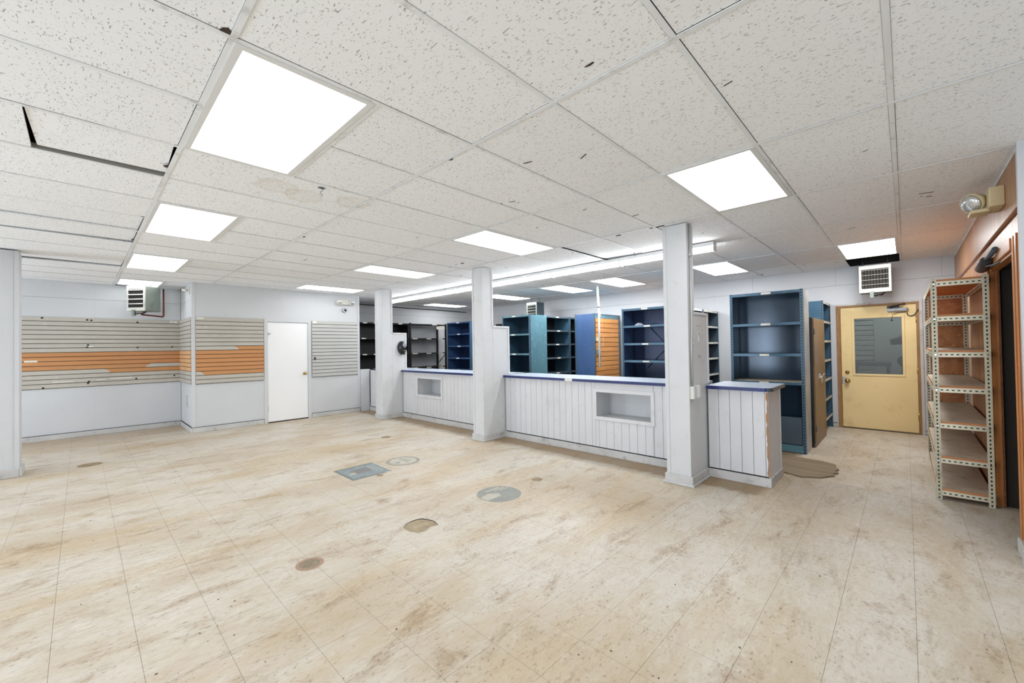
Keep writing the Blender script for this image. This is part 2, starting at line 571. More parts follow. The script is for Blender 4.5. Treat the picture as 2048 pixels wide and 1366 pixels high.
def boxpiece(name, x0, x1, y0, y1, z0, z1, mat, parent, bev=0.0, rot=None):
    """a box piece; pieces of equal size and material share one mesh"""
    d = (round(x1 - x0, 4), round(y1 - y0, 4), round(z1 - z0, 4))
    key = (d, mat, bev)
    if key not in BOXES:
        mb = MB().box(-d[0] / 2, d[0] / 2, -d[1] / 2, d[1] / 2, -d[2] / 2, d[2] / 2)
        me = mb.mesh(name)
        if bev:
            bm = bmesh.new()
            bm.from_mesh(me)
            bmesh.ops.bevel(bm, geom=list(bm.edges), offset=bev, segments=1, affect='EDGES')
            bm.to_mesh(me)
            bm.free()
        me.materials.append(M[mat] if isinstance(mat, str) else mat)
        BOXES[key] = me
    o = ORG[parent.name]
    return obj(name, BOXES[key], None, parent, ((x0 + x1) / 2 - o[0], (y0 + y1) / 2 - o[1], (z0 + z1) / 2 - o[2]), rot)


def uvbar(name, p0, p1, faces, mat, parent):
    """bar with UVs in metres: u along, v from the middle of each face (for punched slots)"""
    (x0, y0, z0), (x1, y1, z1) = p0, p1
    mb = MB()
    bm = bmesh.new()
    ext = (x1 - x0, y1 - y0, z1 - z0)
    la = max(range(3), key=lambda k: ext[k])
    b = MB().box(x0, x1, y0, y1, z0, z1)
    me = b.mesh(name, ORG[parent.name])
    uv = me.uv_layers.new(name='UVMap')
    off = ORG[parent.name]
    for p in me.polygons:
        nrm = p.normal
        fa = max(range(3), key=lambda k: abs(nrm[k]))
        others = [k for k in range(3) if k not in (fa, la)]
        for li in p.loop_indices:
            co = me.vertices[me.loops[li].vertex_index].co
            if fa == la:
                uv.data[li].uv = (0, 1)
            else:
                k = others[0]
                mid = ((p0[k] + p1[k]) / 2) - off[k]
                wide = abs(p1[k] - p0[k]) > 0.02
                uv.data[li].uv = (co[la] + off[la], (co[k] - mid) if wide else 1.0)
    bm.free()
    return obj(name, me, mat, parent)


# ================================================================ SETTING
XL, XB, YB, XR, YF, XE = -10.15, -8.97, 8.65, 0.53, -4.0, 3.2

# ---- floor
fl = struct('floor', MB().box(XL - 0.3, XE + 0.3, YF - 0.3, YB + 2.4, -0.15, -0.003), 'slab')
TP = 0.291
cells = []
for ix in range(-37, 13):
    for iy in range(-15, 32):
        x0, y0 = 0.009 + ix * TP, 0.19 + iy * TP
        x1, y1 = min(x0 + TP, XE), min(y0 + TP, YB)
        x0, y0 = max(x0, XL), max(y0, YF)
        if x1 - x0 < 0.03 or y1 - y0 < 0.03:
            continue
        cx, cy = (x0 + x1) / 2, (y0 + y1) / 2
        if cx < XB - 0.02 and cy > 1.36 and cy < 4.36:
            continue
        cells.append((x0, x1, y0, y1))
HOLE = (-2.81, 1.86)


def cam_dir(cx, cy):
    return (-0.6906 * cx + 0.7232 * cy, 0.7232 * cx + 0.6906 * cy)


def in_view(c):
    d, r = cam_dir((c[0] + c[1]) / 2, (c[2] + c[3]) / 2)
    return d > 1.5 and abs(r) < d * 1.3 + 0.2


vis = sorted([c for c in cells if in_view(c)], key=lambda c: cam_dir((c[0] + c[1]) / 2, (c[2] + c[3]) / 2)[0])
# the patch with the broken-out corner is built apart
def near_hole(c):
    return c[0] - 0.14 < HOLE[0] < c[1] + 0.14 and c[2] - 0.14 < HOLE[1] < c[3] + 0.14


single = [c for c in vis if not near_hole(c)][:290]
ss = set(single)
gap = 0.0006
for c in single:
    boxpiece('floor_tile', c[0] + gap, c[1] - gap, c[2] + gap, c[3] - gap, -0.003, 0.0, 'floor', fl)
mb = MB()
for c in cells:
    if c not in ss and not near_hole(c):
        mb.box(c[0] + gap, c[1] - gap, c[2] + gap, c[3] - gap, -0.003, 0.0)
o = part('floor_tiles_far', mb, 'floor', fl)
o['kind'] = 'stuff'
# tiles around the hole, cut to its ragged outline
hole_pts = [(-2.877, 1.745), (-2.93, 1.80), (-2.945, 1.87), (-2.93, 1.945), (-2.86, 1.975), (-2.80, 1.985), (-2.715, 1.965), (-2.735, 1.90), (-2.70, 1.84), (-2.712, 1.772), (-2.79, 1.74)]
hx0 = min(c[0] for c in cells if near_hole(c))
hx1 = max(c[1] for c in cells if near_hole(c))
hy0 = min(c[2] for c in cells if near_hole(c))
hy1 = max(c[3] for c in cells if near_hole(c))
mb = MB()
cxh, cyh = -2.815, 1.865
ordered = sorted(hole_pts, key=lambda p: math.atan2(p[1] - cyh, p[0] - cxh))
nh = 66


def hole_r(a):
    pts = ordered + [ordered[0]]
    d = Vector((math.cos(a), math.sin(a)))
    best = 0.05
    for k in range(len(pts) - 1):
        p, q = Vector(pts[k]) - Vector((cxh, cyh)), Vector(pts[k + 1]) - Vector((cxh, cyh))
        e = q - p
        den = d.x * e.y - d.y * e.x
        if abs(den) < 1e-9:
            continue
        t = (p.x * e.y - p.y * e.x) / den
        s_ = (p.x * d.y - p.y * d.x) / den
        if t > 0 and -1e-6 <= s_ <= 1 + 1e-6:
            best = t
    return best


def sq_r(a):
    c_, s_ = math.cos(a), math.sin(a)
    t = 1e9
    if c_ > 1e-9: t = min(t, (hx1 - cxh) / c_)
    if c_ < -1e-9: t = min(t, (hx0 - cxh) / c_)
    if s_ > 1e-9: t = min(t, (hy1 - cyh) / s_)
    if s_ < -1e-9: t = min(t, (hy0 - cyh) / s_)
    return t


angs = sorted([2 * math.pi * k / nh - math.pi for k in range(nh)] + [math.atan2(y - cyh, x - cxh) for x in (hx0, hx1) for y in (hy0, hy1)])
inner = [(cxh + math.cos(a) * hole_r(a) * (1 + 0.03 * random.uniform(-1, 1)), cyh + math.sin(a) * hole_r(a)) for a in angs]
outer = [(cxh + math.cos(a) * sq_r(a), cyh + math.sin(a) * sq_r(a)) for a in angs]
for k in range(len(angs)):
    k2 = (k + 1) % len(angs)
    mb.face([(*inner[k], 0), (*outer[k], 0), (*outer[k2], 0), (*inner[k2], 0)])
    mb.face([(*inner[k2], 0), (*inner[k2], -0.012), (*inner[k], -0.012), (*inner[k], 0)], 1)
part('broken_floor_tile', mb, ['floor', 'dark'], fl)
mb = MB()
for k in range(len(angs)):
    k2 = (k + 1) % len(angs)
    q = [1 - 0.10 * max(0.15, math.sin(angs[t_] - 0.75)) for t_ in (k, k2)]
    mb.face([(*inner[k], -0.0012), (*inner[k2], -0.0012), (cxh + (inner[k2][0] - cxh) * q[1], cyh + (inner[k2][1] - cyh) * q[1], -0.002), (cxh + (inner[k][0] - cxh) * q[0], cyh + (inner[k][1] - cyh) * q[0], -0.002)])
part('hole_edge_shade', mb, 'debris', fl)  # dark band inside the hole: the tile edge's shadow, put in as colour
part('bare_patch', MB().box(cxh - 0.17, cxh + 0.17, cyh - 0.17, cyh + 0.17, -0.003, -0.0024), 'concrete', fl)

# ---- ceiling deck, grid and tiles
ce = struct('ceiling', MB().box(XL - 0.3, XE + 0.3, YF - 0.3, YB + 2.4, 3.0, 3.12), 'plenum')
XLN = {i: -0.639 - 0.61 * i for i in range(-6, 17)}
XLN[-6], XLN[16] = XE, XL
YLN = [-4.0, -3.25, -2.03, -0.81, 0.41, 1.63, 2.855, 4.07, 5.30, 6.58, 7.83, 8.65]
JY = {j: YLN[j + 5] for j in range(-5, 7)}
ROT = {(2, -1), (6, -1), (10, -1), (14, -1), (-2, -1), (2, -3), (6, -3), (10, -3), (-2, -3)}
LONG = {(0, 1), (4, 1), (8, 1), (12, 1), (-1, 4), (2, 4), (5, 4), (7, 4), (10, 4), (14, 4)}
LONG_ALL = LONG | {(-4, 1)}
tee_gap = 0.0125


def add_tile(x0, x1, y0, y1, dz=0.0, rot=None, name='ceiling_tile'):
    jx, jy = random.uniform(-0.0009, 0.0009), random.uniform(-0.0009, 0.0009)
    g = tee_gap + 0.0012
    z = ZC + 0.003 + dz + random.uniform(0, 0.002)
    return boxpiece(name, x0 + g + jx, x1 - g + jx, y0 + g + jy, y1 - g + jy, z, z + 0.016, 'tile', ce, 0.0, rot)


def hidden_cell(x0, x1, y0, y1):
    cx, cy = (x0 + x1) / 2, (y0 + y1) / 2
    return (cx > XR and cy > 4.05) or (cx < XB and 1.4 < cy < 4.3)


def clip_cell(x0, x1, y0, y1):
    if y0 > 4.0 and x1 > XR:
        x1 = XR
    return x0, x1, y0, y1


def tee_y(x, y0, y1):
    boxpiece('cross_tee', x - 0.012, x + 0.012, y0 + 0.012, y1 - 0.012, ZC, ZC + 0.0025, 'tee', ce)


def tee_x(y, x0, x1, name='main_tee'):
    boxpiece(name, x0, x1, y - 0.012, y + 0.012, ZC - 0.0006, ZC + 0.0025, 'tee', ce)


TILT = {(3, 2): (0.0, 0.022, 0), (7, -2): (0, 0.012, 0), (8, -2): (0.006, 0, 0), (11, -2): (0.0, 0.02, 0)}
for j in range(-5, 6):
    y0, y1 = JY[j], JY[j + 1]
    for i in range(-6, 16):
        xa, xb = XLN[i + 1], XLN[i]
        X0, X1, Y0, Y1 = clip_cell(xa, xb, y0, y1)
        if hidden_cell(X0, X1, Y0, Y1) or X1 - X0 < 0.05:
            continue
        # cross tee at line i (its right side)
        ym = (y0 + y1) / 2
        in_rot = (i - 1, j) in ROT
        if xb < XR and xb < XE - 0.01:
            if in_rot:
                tee_y(xb, y0 + 0.61, y1)
            else:
                tee_y(xb, y0, y1)
        if (i, j) in LONG_ALL:
            continue
        if (i, j) in ROT or (i - 1, j) in ROT:
            add_tile(X0, X1, y0 + 0.61, y1)
            continue
        if (i, j) == (-1, 5):
            continue                                        # tile missing over the wall heater
        if (i, j) == (4, -2):
            add_tile(X0, X1, y0, -0.184)
            z = ZC + 0.014
            boxpiece('ceiling_tile', X0 + 0.06, X1 - 0.016, -0.182, y1 - 0.016, z, z + 0.016, 'tile', ce, 0.0, (0.004, 0, -0.035))
            boxpiece('tee_web', X0 + 0.008, X0 + 0.012, y0, y1, ZC + 0.0026, ZC + 0.034, 'tee_web', ce)
            continue
        if (i, j) in ((7, 0),):
            add_tile(X0, X1, y0, y1)
            continue
        r = TILT.get((i, j))
        if r:
            add_tile(X0, X1, y0, y1, 0.012, r)
        else:
            add_tile(X0, X1, y0, y1)
for j in range(-4, 6):
    y = JY[j]
    xr = XE if y < 4.0 else XR
    xl = XB if 1.4 < y < 4.3 else XL
    tee_x(y, xl, xr)
for (i, j) in ROT:
    x1_, x0_ = XLN[i], max(XLN[min(i + 2, 16)], XL)
    tee_x(JY[j] + 0.61, x0_, x1_, 'light_tee')
# wall angle along the far walls
for (a, b_, c, d_) in ((XL, XL + 0.024, -4.0, 1.32), (XB, XB + 0.02, 1.36, 4.36), (XL, XL + 0.024, 4.4, YB)):
    boxpiece('wall_angle', a, b_, c, d_, ZC - 0.001, ZC + 0.002, 'tee', ce)
boxpiece('wall_angle', XL + 0.03, XR, YB - 0.024, YB, ZC - 0.001, ZC + 0.002, 'tee', ce)
boxpiece('wall_angle', XR - 0.024, XR, 4.02, YB - 0.03, ZC - 0.001, ZC + 0.002, 'tee', ce)
# chips knocked out of the tiles and little spots
mb = MB()
for (x, y, w, h) in ((-2.09, 1.645, 0.05, 0.03), (-2.27, 4.106, 0.09, 0.05), (-1.82, 4.1, 0.2, 0.06), (-4.587, 3.8, 0.08, 0.04), (-3.68, 1.64, 0.05, 0.02), (-4.64, 1.655, 0.05, 0.02), (-1.84, 0.385, 0.05, 0.05), (-3.46, 0.392, 0.05, 0.04), (-4.9, 0.385, 0.05, 0.03), (-5.96, 0.39, 0.07, 0.04), (-0.96, 1.52, 0.06, 0.012), (-4.23, 6.9, 0.1, 0.03), (-1.86, 8.37, 0.12, 0.06)):
    n = 7
    mb.prism([(x + w / 2 * math.cos(k * 6.283 / n) * random.uniform(0.6, 1.1), y + h / 2 * math.sin(k * 6.283 / n) * random.uniform(0.6, 1.2)) for k in range(n)], ZC + 0.0005, ZC + 0.004)
for k in range(60):
    x, y = random.uniform(-7, 0.3), random.uniform(2.0, 8)
    w = random.uniform(0.004, 0.014)
    a = random.uniform(-0.6, 0.6)
    l_ = w * random.uniform(1, 4)
    dx, dy = math.cos(a) * l_, math.sin(a) * l_
    mb.prism([(x - dx, y - dy - w / 3), (x + dx, y + dy - w / 3), (x + dx, y + dy + w / 3), (x - dx, y - dy + w / 3)], ZC + 0.0015, ZC + 0.005)
o = part('tile_chips', mb, 'debris', ce)
o['kind'] = 'stuff'


def wall_with_hole(mb, axis, p0, p1, a0, a1, z0, z1, holes):
    """slab from p0 to p1 through its thickness; holes are (a0, a1, z0, z1)"""
    def bx(u0, u1, q0, q1):
        if u1 - u0 < 1e-4 or q1 - q0 < 1e-4:
            return
        if axis == 'x':
            mb.box(p0, p1, u0, u1, q0, q1)
        else:
            mb.box(u0, u1, p0, p1, q0, q1)
    cur = a0
    for (h0, h1, q0, q1) in sorted(holes):
        bx(cur, h0, z0, z1)
        bx(h0, h1, z0, q0)
        bx(h0, h1, q1, z1)
        cur = h1
    bx(cur, a1, z0, z1)
    return mb


# ---- walls
wl = struct('wall_left', MB().box(XL - 0.15, XL - 0.008, YF, YB, 0, 3.0), 'dark')
ys = [YF, -3.49, -2.27, -1.05, 0.17, 1.34]
for a, b_ in zip(ys[:-1], ys[1:]):
    boxpiece('wall_panel', XL - 0.008, XL, a + 0.0004, b_ - 0.0004, 2.343, ZC + 0.004, 'wall', wl)
    boxpiece('wall_panel', XL - 0.008, XL - 0.001, a + 0.0003, b_ - 0.0003, 0.0, 2.34, 'wall', wl)
ys = [4.2, 5.4, 6.62, 7.84, YB]
for a, b_ in zip(ys[:-1], ys[1:]):
    boxpiece('wall_panel', XL - 0.008, XL, a + 0.0004, b_ - 0.0004, 2.343, ZC + 0.004, 'wall', wl)
    boxpiece('wall_panel', XL - 0.008, XL - 0.001, a + 0.0003, b_ - 0.0003, 0.0, 2.34, 'wall', wl)

DW = (2.495, 3.275)
wc = struct('wall_closet', wall_with_hole(MB(), 'x', XB - 0.1, XB, 1.345, 4.37, 0, 2.66, [(DW[0], DW[1], 0, 1.985)]), 'wall')
ws = struct('wall_closet_side', MB().box(XL, XB - 0.1, 1.345, 1.445, 0, 2.66), 'wall')
struct('wall_closet_end', MB().box(XL, XB - 0.1, 4.27, 4.37, 0, 2.66), 'wall')
struct('trim_2', MB().box(XB - 0.045, XB + 0.008, 1.335, 1.345, 0.09, 2.61).box(XB, XB + 0.008, 1.345, 1.385, 0.09, 2.61), 'col')
struct('trim_3', MB().box(XB - 0.045, XB + 0.008, 4.37, 4.38, 0.09, 2.61).box(XB, XB + 0.008, 4.33, 4.37, 0.09, 2.61), 'wallw')
boxpiece('seam_strip', XL + 0.03, XB - 0.05, 1.341, 1.345, 2.332, 2.342, 'wall', ws)
part('patch', MB().box(-9.62, -9.42, 1.3435, 1.345, 0.4, 0.62), 'base', ws, label='grey rubbed patch of filler')

DY = (-0.805, 0.165)
wb = struct('wall_back', wall_with_hole(MB(), 'y', YB + 0.008, YB + 0.15, XL, XE, 0, 3.0, [(DY[0], DY[1], 0, 1.985)]), 'dark')
xs = [XL, -9.36, -8.14, -6.92, -5.70, -4.48, -3.26, -2.04, -0.82, 0.40, XR]
for a, b_ in zip(xs[:-1], xs[1:]):
    boxpiece('wall_block', a + 0.001, b_ - 0.001, YB, YB + 0.008, 2.334, ZC + 0.004, 'wallw', wb)
xs2 = [XL, -9.9, -8.7, -7.5, -6.3, -5.1, -3.9, -2.7, -1.45, DY[0]]
for a, b_ in zip(xs2[:-1], xs2[1:]):
    boxpiece('wall_block', a + 0.0005, b_ - 0.0005, YB + 0.0008, YB + 0.008, 0.0, 2.331, 'wallw', wb)
boxpiece('wall_block', DY[0], DY[1], YB + 0.0008, YB + 0.008, 1.985, 2.331, 'wallw', wb)
boxpiece('wall_block', DY[1], XR, YB + 0.0008, YB + 0.008, 0.0, 2.331, 'wallw', wb)

DR = (4.3, 5.36)
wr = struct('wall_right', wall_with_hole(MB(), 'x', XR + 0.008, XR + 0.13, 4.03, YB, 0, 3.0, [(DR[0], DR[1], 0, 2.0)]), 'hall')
y = 4.035
widths = [0.14, 0.09, 0.18, 0.12, 0.2, 0.1, 0.16]
k = 0
while y < YB - 0.01:
    w = widths[k % 7]
    k += 1
    y2 = min(y + w, YB)
    for (zz0, zz1) in ((0.0, 2.2), (2.2, 2.61)):
        if zz0 == 0 and y2 > DR[0] and y < DR[1]:
            a, b_ = max(y, 0), y2
            if a < DR[0] - 0.01:
                boxpiece('wood_plank', XR, XR + 0.008, a + 0.0012, DR[0] - 0.0012, 0, 2.2, 'wood', wr)
            if b_ > DR[1] + 0.01:
                boxpiece('wood_plank', XR, XR + 0.008, DR[1] + 0.0012, b_ - 0.0012, 0, 2.2, 'wood', wr)
            boxpiece('wood_plank', XR, XR + 0.008, max(a, DR[0]) + 0.0012, min(b_, DR[1]) - 0.0012, 2.0, 2.2, 'wood', wr)
        else:
            boxpiece('wood_plank', XR, XR + 0.008, y + 0.0012, y2 - 0.0012, zz0, zz1, 'wood', wr)
    y = y2
part('wall_rail', MB().tube([(XR - 0.004, 4.04, 2.215), (XR - 0.004, 8.64, 2.215)], 0.016, 8), 'rail', wr)
part('ceiling_strip', MB().box(XR - 0.004, XR + 0.004, 4.03, YB - 0.01, 2.595, 2.614), 'tee', wr)
# white end of that wall, running off to the right
we = struct('wall_entry', MB().box(XR - 0.012, XE, 3.99, 4.03, 0, 3.0).box(XR + 0.13, XE, 4.03, 4.06, 0, 3.0), 'wallw')
struct('baseboard_entry', MB().box(XR - 0.035, XE, 3.966, 3.99, 0, 0.1).box(XR - 0.035, XR - 0.012, 3.99, 4.05, 0, 0.1).box(XR - 0.022, XR, 4.05, 4.29, 0, 0.09), 'base', 0.004)
struct('wall_east', MB().box(XE, XE + 0.15, YF, 4.06, 0, 3.0), 'wallw')
WIN = [(-9.0, -7.7, 0.35, 2.15), (-4.15, -2.95, 0.35, 2.15), (0.6, 2.1, 0.35, 2.15)]  # last opening is unseen, added for light on the right-hand side
wf = struct('wall_front', wall_with_hole(MB(), 'y', YF - 0.15, YF, XL - 0.15, XE, 0, 3.0, WIN), 'wallw')
for k, (a, b_, c, d_) in enumerate(WIN):
    w = struct('window_%d' % (k + 1), MB().box(a, a + 0.05, YF - 0.1, YF - 0.02, c, d_).box(b_ - 0.05, b_, YF - 0.1, YF - 0.02, c, d_).box(a, b_, YF - 0.1, YF - 0.02, c, c + 0.05).box(a, b_, YF - 0.1, YF - 0.02, d_ - 0.05, d_), 'white_metal')
    part('pane', MB().box(a + 0.05, b_ - 0.05, YF - 0.064, YF - 0.06, c + 0.05, d_ - 0.05), 'wglass', w)
# dark passage beyond the open doorway
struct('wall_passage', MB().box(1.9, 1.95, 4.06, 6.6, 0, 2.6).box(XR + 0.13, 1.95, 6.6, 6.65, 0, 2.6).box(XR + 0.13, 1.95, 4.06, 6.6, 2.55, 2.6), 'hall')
# room beyond the glazed door
struct('wall_garage', MB().box(-2.2, -2.15, YB + 0.15, 10.9, 0, 2.9).box(1.6, 1.65, YB + 0.15, 10.9, 0, 2.9).box(-2.2, 1.65, 10.85, 10.9, 0, 2.9), 'garage')

# ---- baseboards


def baseb(name, mb):
    o_ = struct(name, mb, 'base', 0.006)
    g_ = MB()
    for k_ in range(0, len(mb.v), 8):
        q = mb.v[k_:k_ + 8]
        g_.box(q[0][0], q[6][0] - 0.006 if q[6][0] - q[0][0] < 0.05 else q[6][0], q[0][1] + (0.006 if q[6][1] - q[0][1] < 0.05 else 0), q[6][1], q[6][2], q[6][2] + 0.008)
    part('grime_line', g_, 'dark', o_)
    return o_


baseb('baseboard_left', MB().box(XL, XL + 0.022, YF, 1.32, 0, 0.085))
bbc = MB().box(XL + 0.022, XB + 0.022, 1.322, 1.345, 0, 0.085).box(XB, XB + 0.022, 1.345, 2.44, 0, 0.085).box(XB, XB + 0.022, 3.33, 4.37, 0, 0.085)
baseb('baseboard_closet', bbc)
baseb('baseboard_back', MB().box(-0.9, DY[0] - 0.04, YB - 0.018, YB, 0, 0.06).box(DY[1] + 0.03, XR, YB - 0.018, YB, 0, 0.06))

# ---- white door in the closet wall
d1 = struct('door_1', MB().box(XB - 0.045, XB - 0.008, DW[0] + 0.018, DW[1] - 0.018, 0.02, 1.968), 'white', 0.002)
part('door_casing', MB().box(XB - 0.1, XB + 0.012, DW[0] - 0.045, DW[0] + 0.014, 0, 2.03).box(XB - 0.1, XB + 0.012, DW[1] - 0.014, DW[1] + 0.045, 0, 2.03).box(XB - 0.1, XB + 0.012, DW[0] + 0.014, DW[1] - 0.014, 1.972, 2.03), 'wall', d1)
part('threshold_gap', MB().box(XB - 0.1, XB - 0.005, DW[0] + 0.014, DW[1] - 0.014, 0.0, 0.018), 'dark', d1)
part('door_knob', MB().lathe((XB - 0.008, DW[1] - 0.085, 0.93), (1, 0, 0), [(0, 0.03), (0.006, 0.03), (0.01, 0.012), (0.03, 0.012), (0.036, 0.024), (0.055, 0.028), (0.066, 0.018), (0.07, 0.002)], 16), 'brass', d1)
for zz in (1.72, 0.28):
    part('hinge', MB().box(XB - 0.01, XB + 0.004, DW[0] + 0.006, DW[0] + 0.02, zz - 0.05, zz + 0.05), 'chrome', d1)
part('hinge_pin', MB().box(XB - 0.004, XB + 0.012, DW[0] + 0.012, DW[0] + 0.07, 1.735, 1.747), 'chrome', d1)

# ---- yellow glazed door in the back wall
LX0, LX1, LY = -0.77, 0.118, YB + 0.012
WX0, WX1, WZ0, WZ1 = -0.6, -0.04, 0.885, 1.77
d2 = struct('door_2', wall_with_hole(MB(), 'y', LY, LY + 0.042, LX0, LX1, 0.018, 1.955, [(WX0, WX1, WZ0, WZ1)]), 'yellow')
fb = 0.032
part('glazing_bead', MB().box(WX0 - fb, WX1 + fb, LY - 0.01, LY + 0.004, WZ1, WZ1 + fb).box(WX0 - fb, WX1 + fb, LY - 0.01, LY + 0.004, WZ0 - fb, WZ0).box(WX0 - fb, WX0, LY - 0.01, LY + 0.004, WZ0, WZ1).box(WX1, WX1 + fb, LY - 0.01, LY + 0.004, WZ0, WZ1), 'yellow', d2, 0.003)
part('pane', MB().box(WX0, WX1, LY + 0.016, LY + 0.021, WZ0, WZ1), 'glass', d2)
part('door_frame', MB().box(DY[0], LX0 - 0.004, YB - 0.004, YB + 0.12, 0, 1.985).box(LX1 + 0.004, DY[1], YB - 0.004, YB + 0.12, 0, 1.985).box(LX0 - 0.004, LX1 + 0.004, YB - 0.004, YB + 0.12, 1.96, 1.985), 'jamb', d2)
part('frame_edge', MB().box(DY[0] - 0.02, DY[0] + 0.004, YB - 0.012, YB, 0, 2.0), 'rawwood', d2)
part('frame_edge', MB().box(DY[1] - 0.012, DY[1] + 0.022, YB - 0.014, YB, 0, 2.02).box(DY[0] - 0.02, DY[1] - 0.012, YB - 0.014, YB, 1.99, 2.02), 'base', d2)
part('threshold_gap', MB().box(LX0, LX1, YB - 0.002, YB + 0.06, 0.0, 0.016), 'dark', d2)
part('door_knob', MB().lathe((-0.70, LY, 0.765), (0, -1, 0), [(0, 0.036), (0.006, 0.036), (0.012, 0.014), (0.035, 0.014), (0.042, 0.028), (0.062, 0.031), (0.074, 0.02), (0.078, 0.002)], 18), 'brass', d2)
part('latch_plate', MB().box(-0.768, -0.72, LY - 0.006, LY, 0.72, 0.83), 'chrome', d2)
part('deadbolt', MB().lathe((-0.70, LY, 0.905), (0, -1, 0), [(0, 0.028), (0.012, 0.026), (0.014, 0.012), (0.02, 0.01)], 16), 'brass', d2)
cl = part('door_closer', MB().box(-0.2, 0.03, LY - 0.055, LY, 1.855, 1.905), 'silver', d2, 0.008)
part('closer_arm', MB().tube([(-0.15, LY - 0.03, 1.91), (-0.17, LY - 0.09, 1.93), (-0.05, LY - 0.06, 1.955), (0.0, YB - 0.01, 1.965)], 0.012, 8).box(-0.2, -0.06, LY - 0.05, LY - 0.01, 1.905, 1.945), 'cable', d2)
part('closer_cable', MB().tube([(0.02, LY - 0.01, 1.83), (0.03, LY - 0.012, 1.79), (0.06, LY - 0.012, 1.775), (0.1, LY - 0.012, 1.79), (0.13, LY - 0.02, 1.84), (0.145, LY - 0.02, 1.87)], 0.007, 6).tube([(0.01, LY - 0.01, 1.84), (-0.08, LY - 0.01, 1.835), (-0.14, LY - 0.01, 1.81), (-0.15, LY - 0.012, 1.74)], 0.0035, 6).lathe((-0.15, LY - 0.02, 1.735), (0, 0, -1), [(0, 0.003), (0.006, 0.012), (0.02, 0.012), (0.026, 0.003)], 10), 'cable', d2)
part('sticker', MB().prism([(-0.375 + 0.028 * math.cos(k * 0.524), 0.03 * math.sin(k * 0.524)) for k in range(12)], 0, 0.001), 'paper', d2)
stk = d2.children[-1]
stk.data.transform(Matrix.Rotation(math.pi / 2, 4, 'X'))
stk.location = (0, LY + 0.014, 1.655)
for zz in (1.72, 0.95, 0.26):
    part('hinge', MB().tube([(LX1 + 0.004, LY - 0.008, zz - 0.05), (LX1 + 0.004, LY - 0.008, zz + 0.05)], 0.009, 8), 'brass', d2)

# ---- wooden casing of the open doorway at the right
t1 = struct('trim_1', MB().box(XR - 0.008, XR, DR[0] - 0.2, DR[0], 0.1, 2.08).box(XR - 0.016, XR, DR[1], DR[1] + 0.1, 0.09, 2.08).box(XR - 0.016, XR, DR[0], DR[1], 2.0, 2.08), 'casing', 0.004)
part('jamb', MB().box(XR, XR + 0.05, DR[1] - 0.02, DR[1], 0.0, 2.0).box(XR, XR + 0.05, DR[0], DR[0] + 0.02, 0.0, 2.0).box(XR, XR + 0.05, DR[0] + 0.02, DR[1] - 0.02, 1.98, 2.0), 'casing', t1)
part('door_stop', MB().box(XR + 0.038, XR + 0.05, DR[1] - 0.032, DR[1] - 0.02, 0.0, 1.98), 'rail', t1)
part('moulding', MB().box(XR - 0.014, XR - 0.008, DR[0] - 0.2, DR[0] - 0.17, 0.1, 2.08).box(XR - 0.013, XR - 0.008, DR[0] - 0.09, DR[0] - 0.07, 0.1, 2.08), 'casing', t1, 0.004)
part('plinth', MB().box(XR - 0.03, XR, DR[1], DR[1] + 0.11, 0, 0.09), 'base', t1)
c2 = thing('door_closer', 'dark door closer with arm over the open dark doorway', 'door closer', (XR - 0.04, 5.05, 1.95))
part('closer_body', MB().tube([(XR - 0.05, 5.33, 2.005), (XR - 0.05, 5.30, 2.010), (XR - 0.05, 5.05, 2.030), (XR - 0.05, 5.0, 2.035)], [0.03, 0.042, 0.042, 0.03], 12), 'cable', c2)
part('closer_arm', MB().tube([(XR - 0.05, 5.04, 1.995), (XR - 0.02, 4.9, 1.985), (XR + 0.03, 4.7, 2.005)], 0.008, 8).tube([(XR - 0.05, 5.02, 2.040), (XR - 0.03, 4.75, 2.085)], 0.018, 8), 'slate', c2)

# ================================================================ COLUMNS


def column(x0, x1, y0, y1, wing, label, pm='col'):
    t = thing('column', label, 'column', (x0, y0, 0))
    part('shaft', MB().box(x0, x1, y0, y1, 0, ZC - 0.004), pm, t, 0.004)
    part('corner_bead', MB().box(x0 - 0.004, x0 + 0.03, y0 - 0.006, y0, 0.1, ZC - 0.01), 'col', t)
    if wing:
        wx0, wx1, wy1, wz = wing
        part('wing_wall', MB().box(wx0, wx1, y1, wy1, 0, wz), 'col', t)
        part('wing_trim', MB().box(wx0 - 0.008, wx1 + 0.012, y1, wy1 + 0.012, wz - 0.02, wz + 0.008).box(wx1, wx1 + 0.012, wy1 - 0.022, wy1 + 0.012, 0.98, wz - 0.02).box(wx1, wx1 + 0.012, y1 - 0.024, y1 + 0.004, wz + 0.008, ZC - 0.012), 'plank', t, 0.003)
        part('base_trim', MB().box(x0 - 0.022, x1 + 0.022, y0 - 0.022, y0, 0, 0.095).box(x0 - 0.022, x0, y0, y1, 0, 0.095).box(x1, x1 + 0.022, y0, wy1 - 0.09, 0, 0.095), 'base', t, 0.006)
        part('shoe_mould', MB().box(x0 - 0.038, x1 + 0.038, y0 - 0.038, y0 - 0.022, 0, 0.025).box(x1 + 0.022, x1 + 0.038, y0 - 0.022, wy1 - 0.1, 0, 0.025), 'base', t, 0.006)
    else:
        part('base_trim', MB().box(x0 - 0.022, x1 + 0.022, y0 - 0.022, y0, 0, 0.1).box(x0 - 0.022, x1 + 0.022, y1, y1 + 0.022, 0, 0.1).box(x1, x1 + 0.022, y0, y1, 0, 0.1), 'base', t, 0.006)
        part('batten', MB().box(x1, x1 + 0.005, y1 - 0.05, y1 - 0.044, 0.1, 2.6).box(x1, x1 + 0.005, y0 + 0.06, y0 + 0.066, 0.1, 2.6), 'wall', t)
    return t


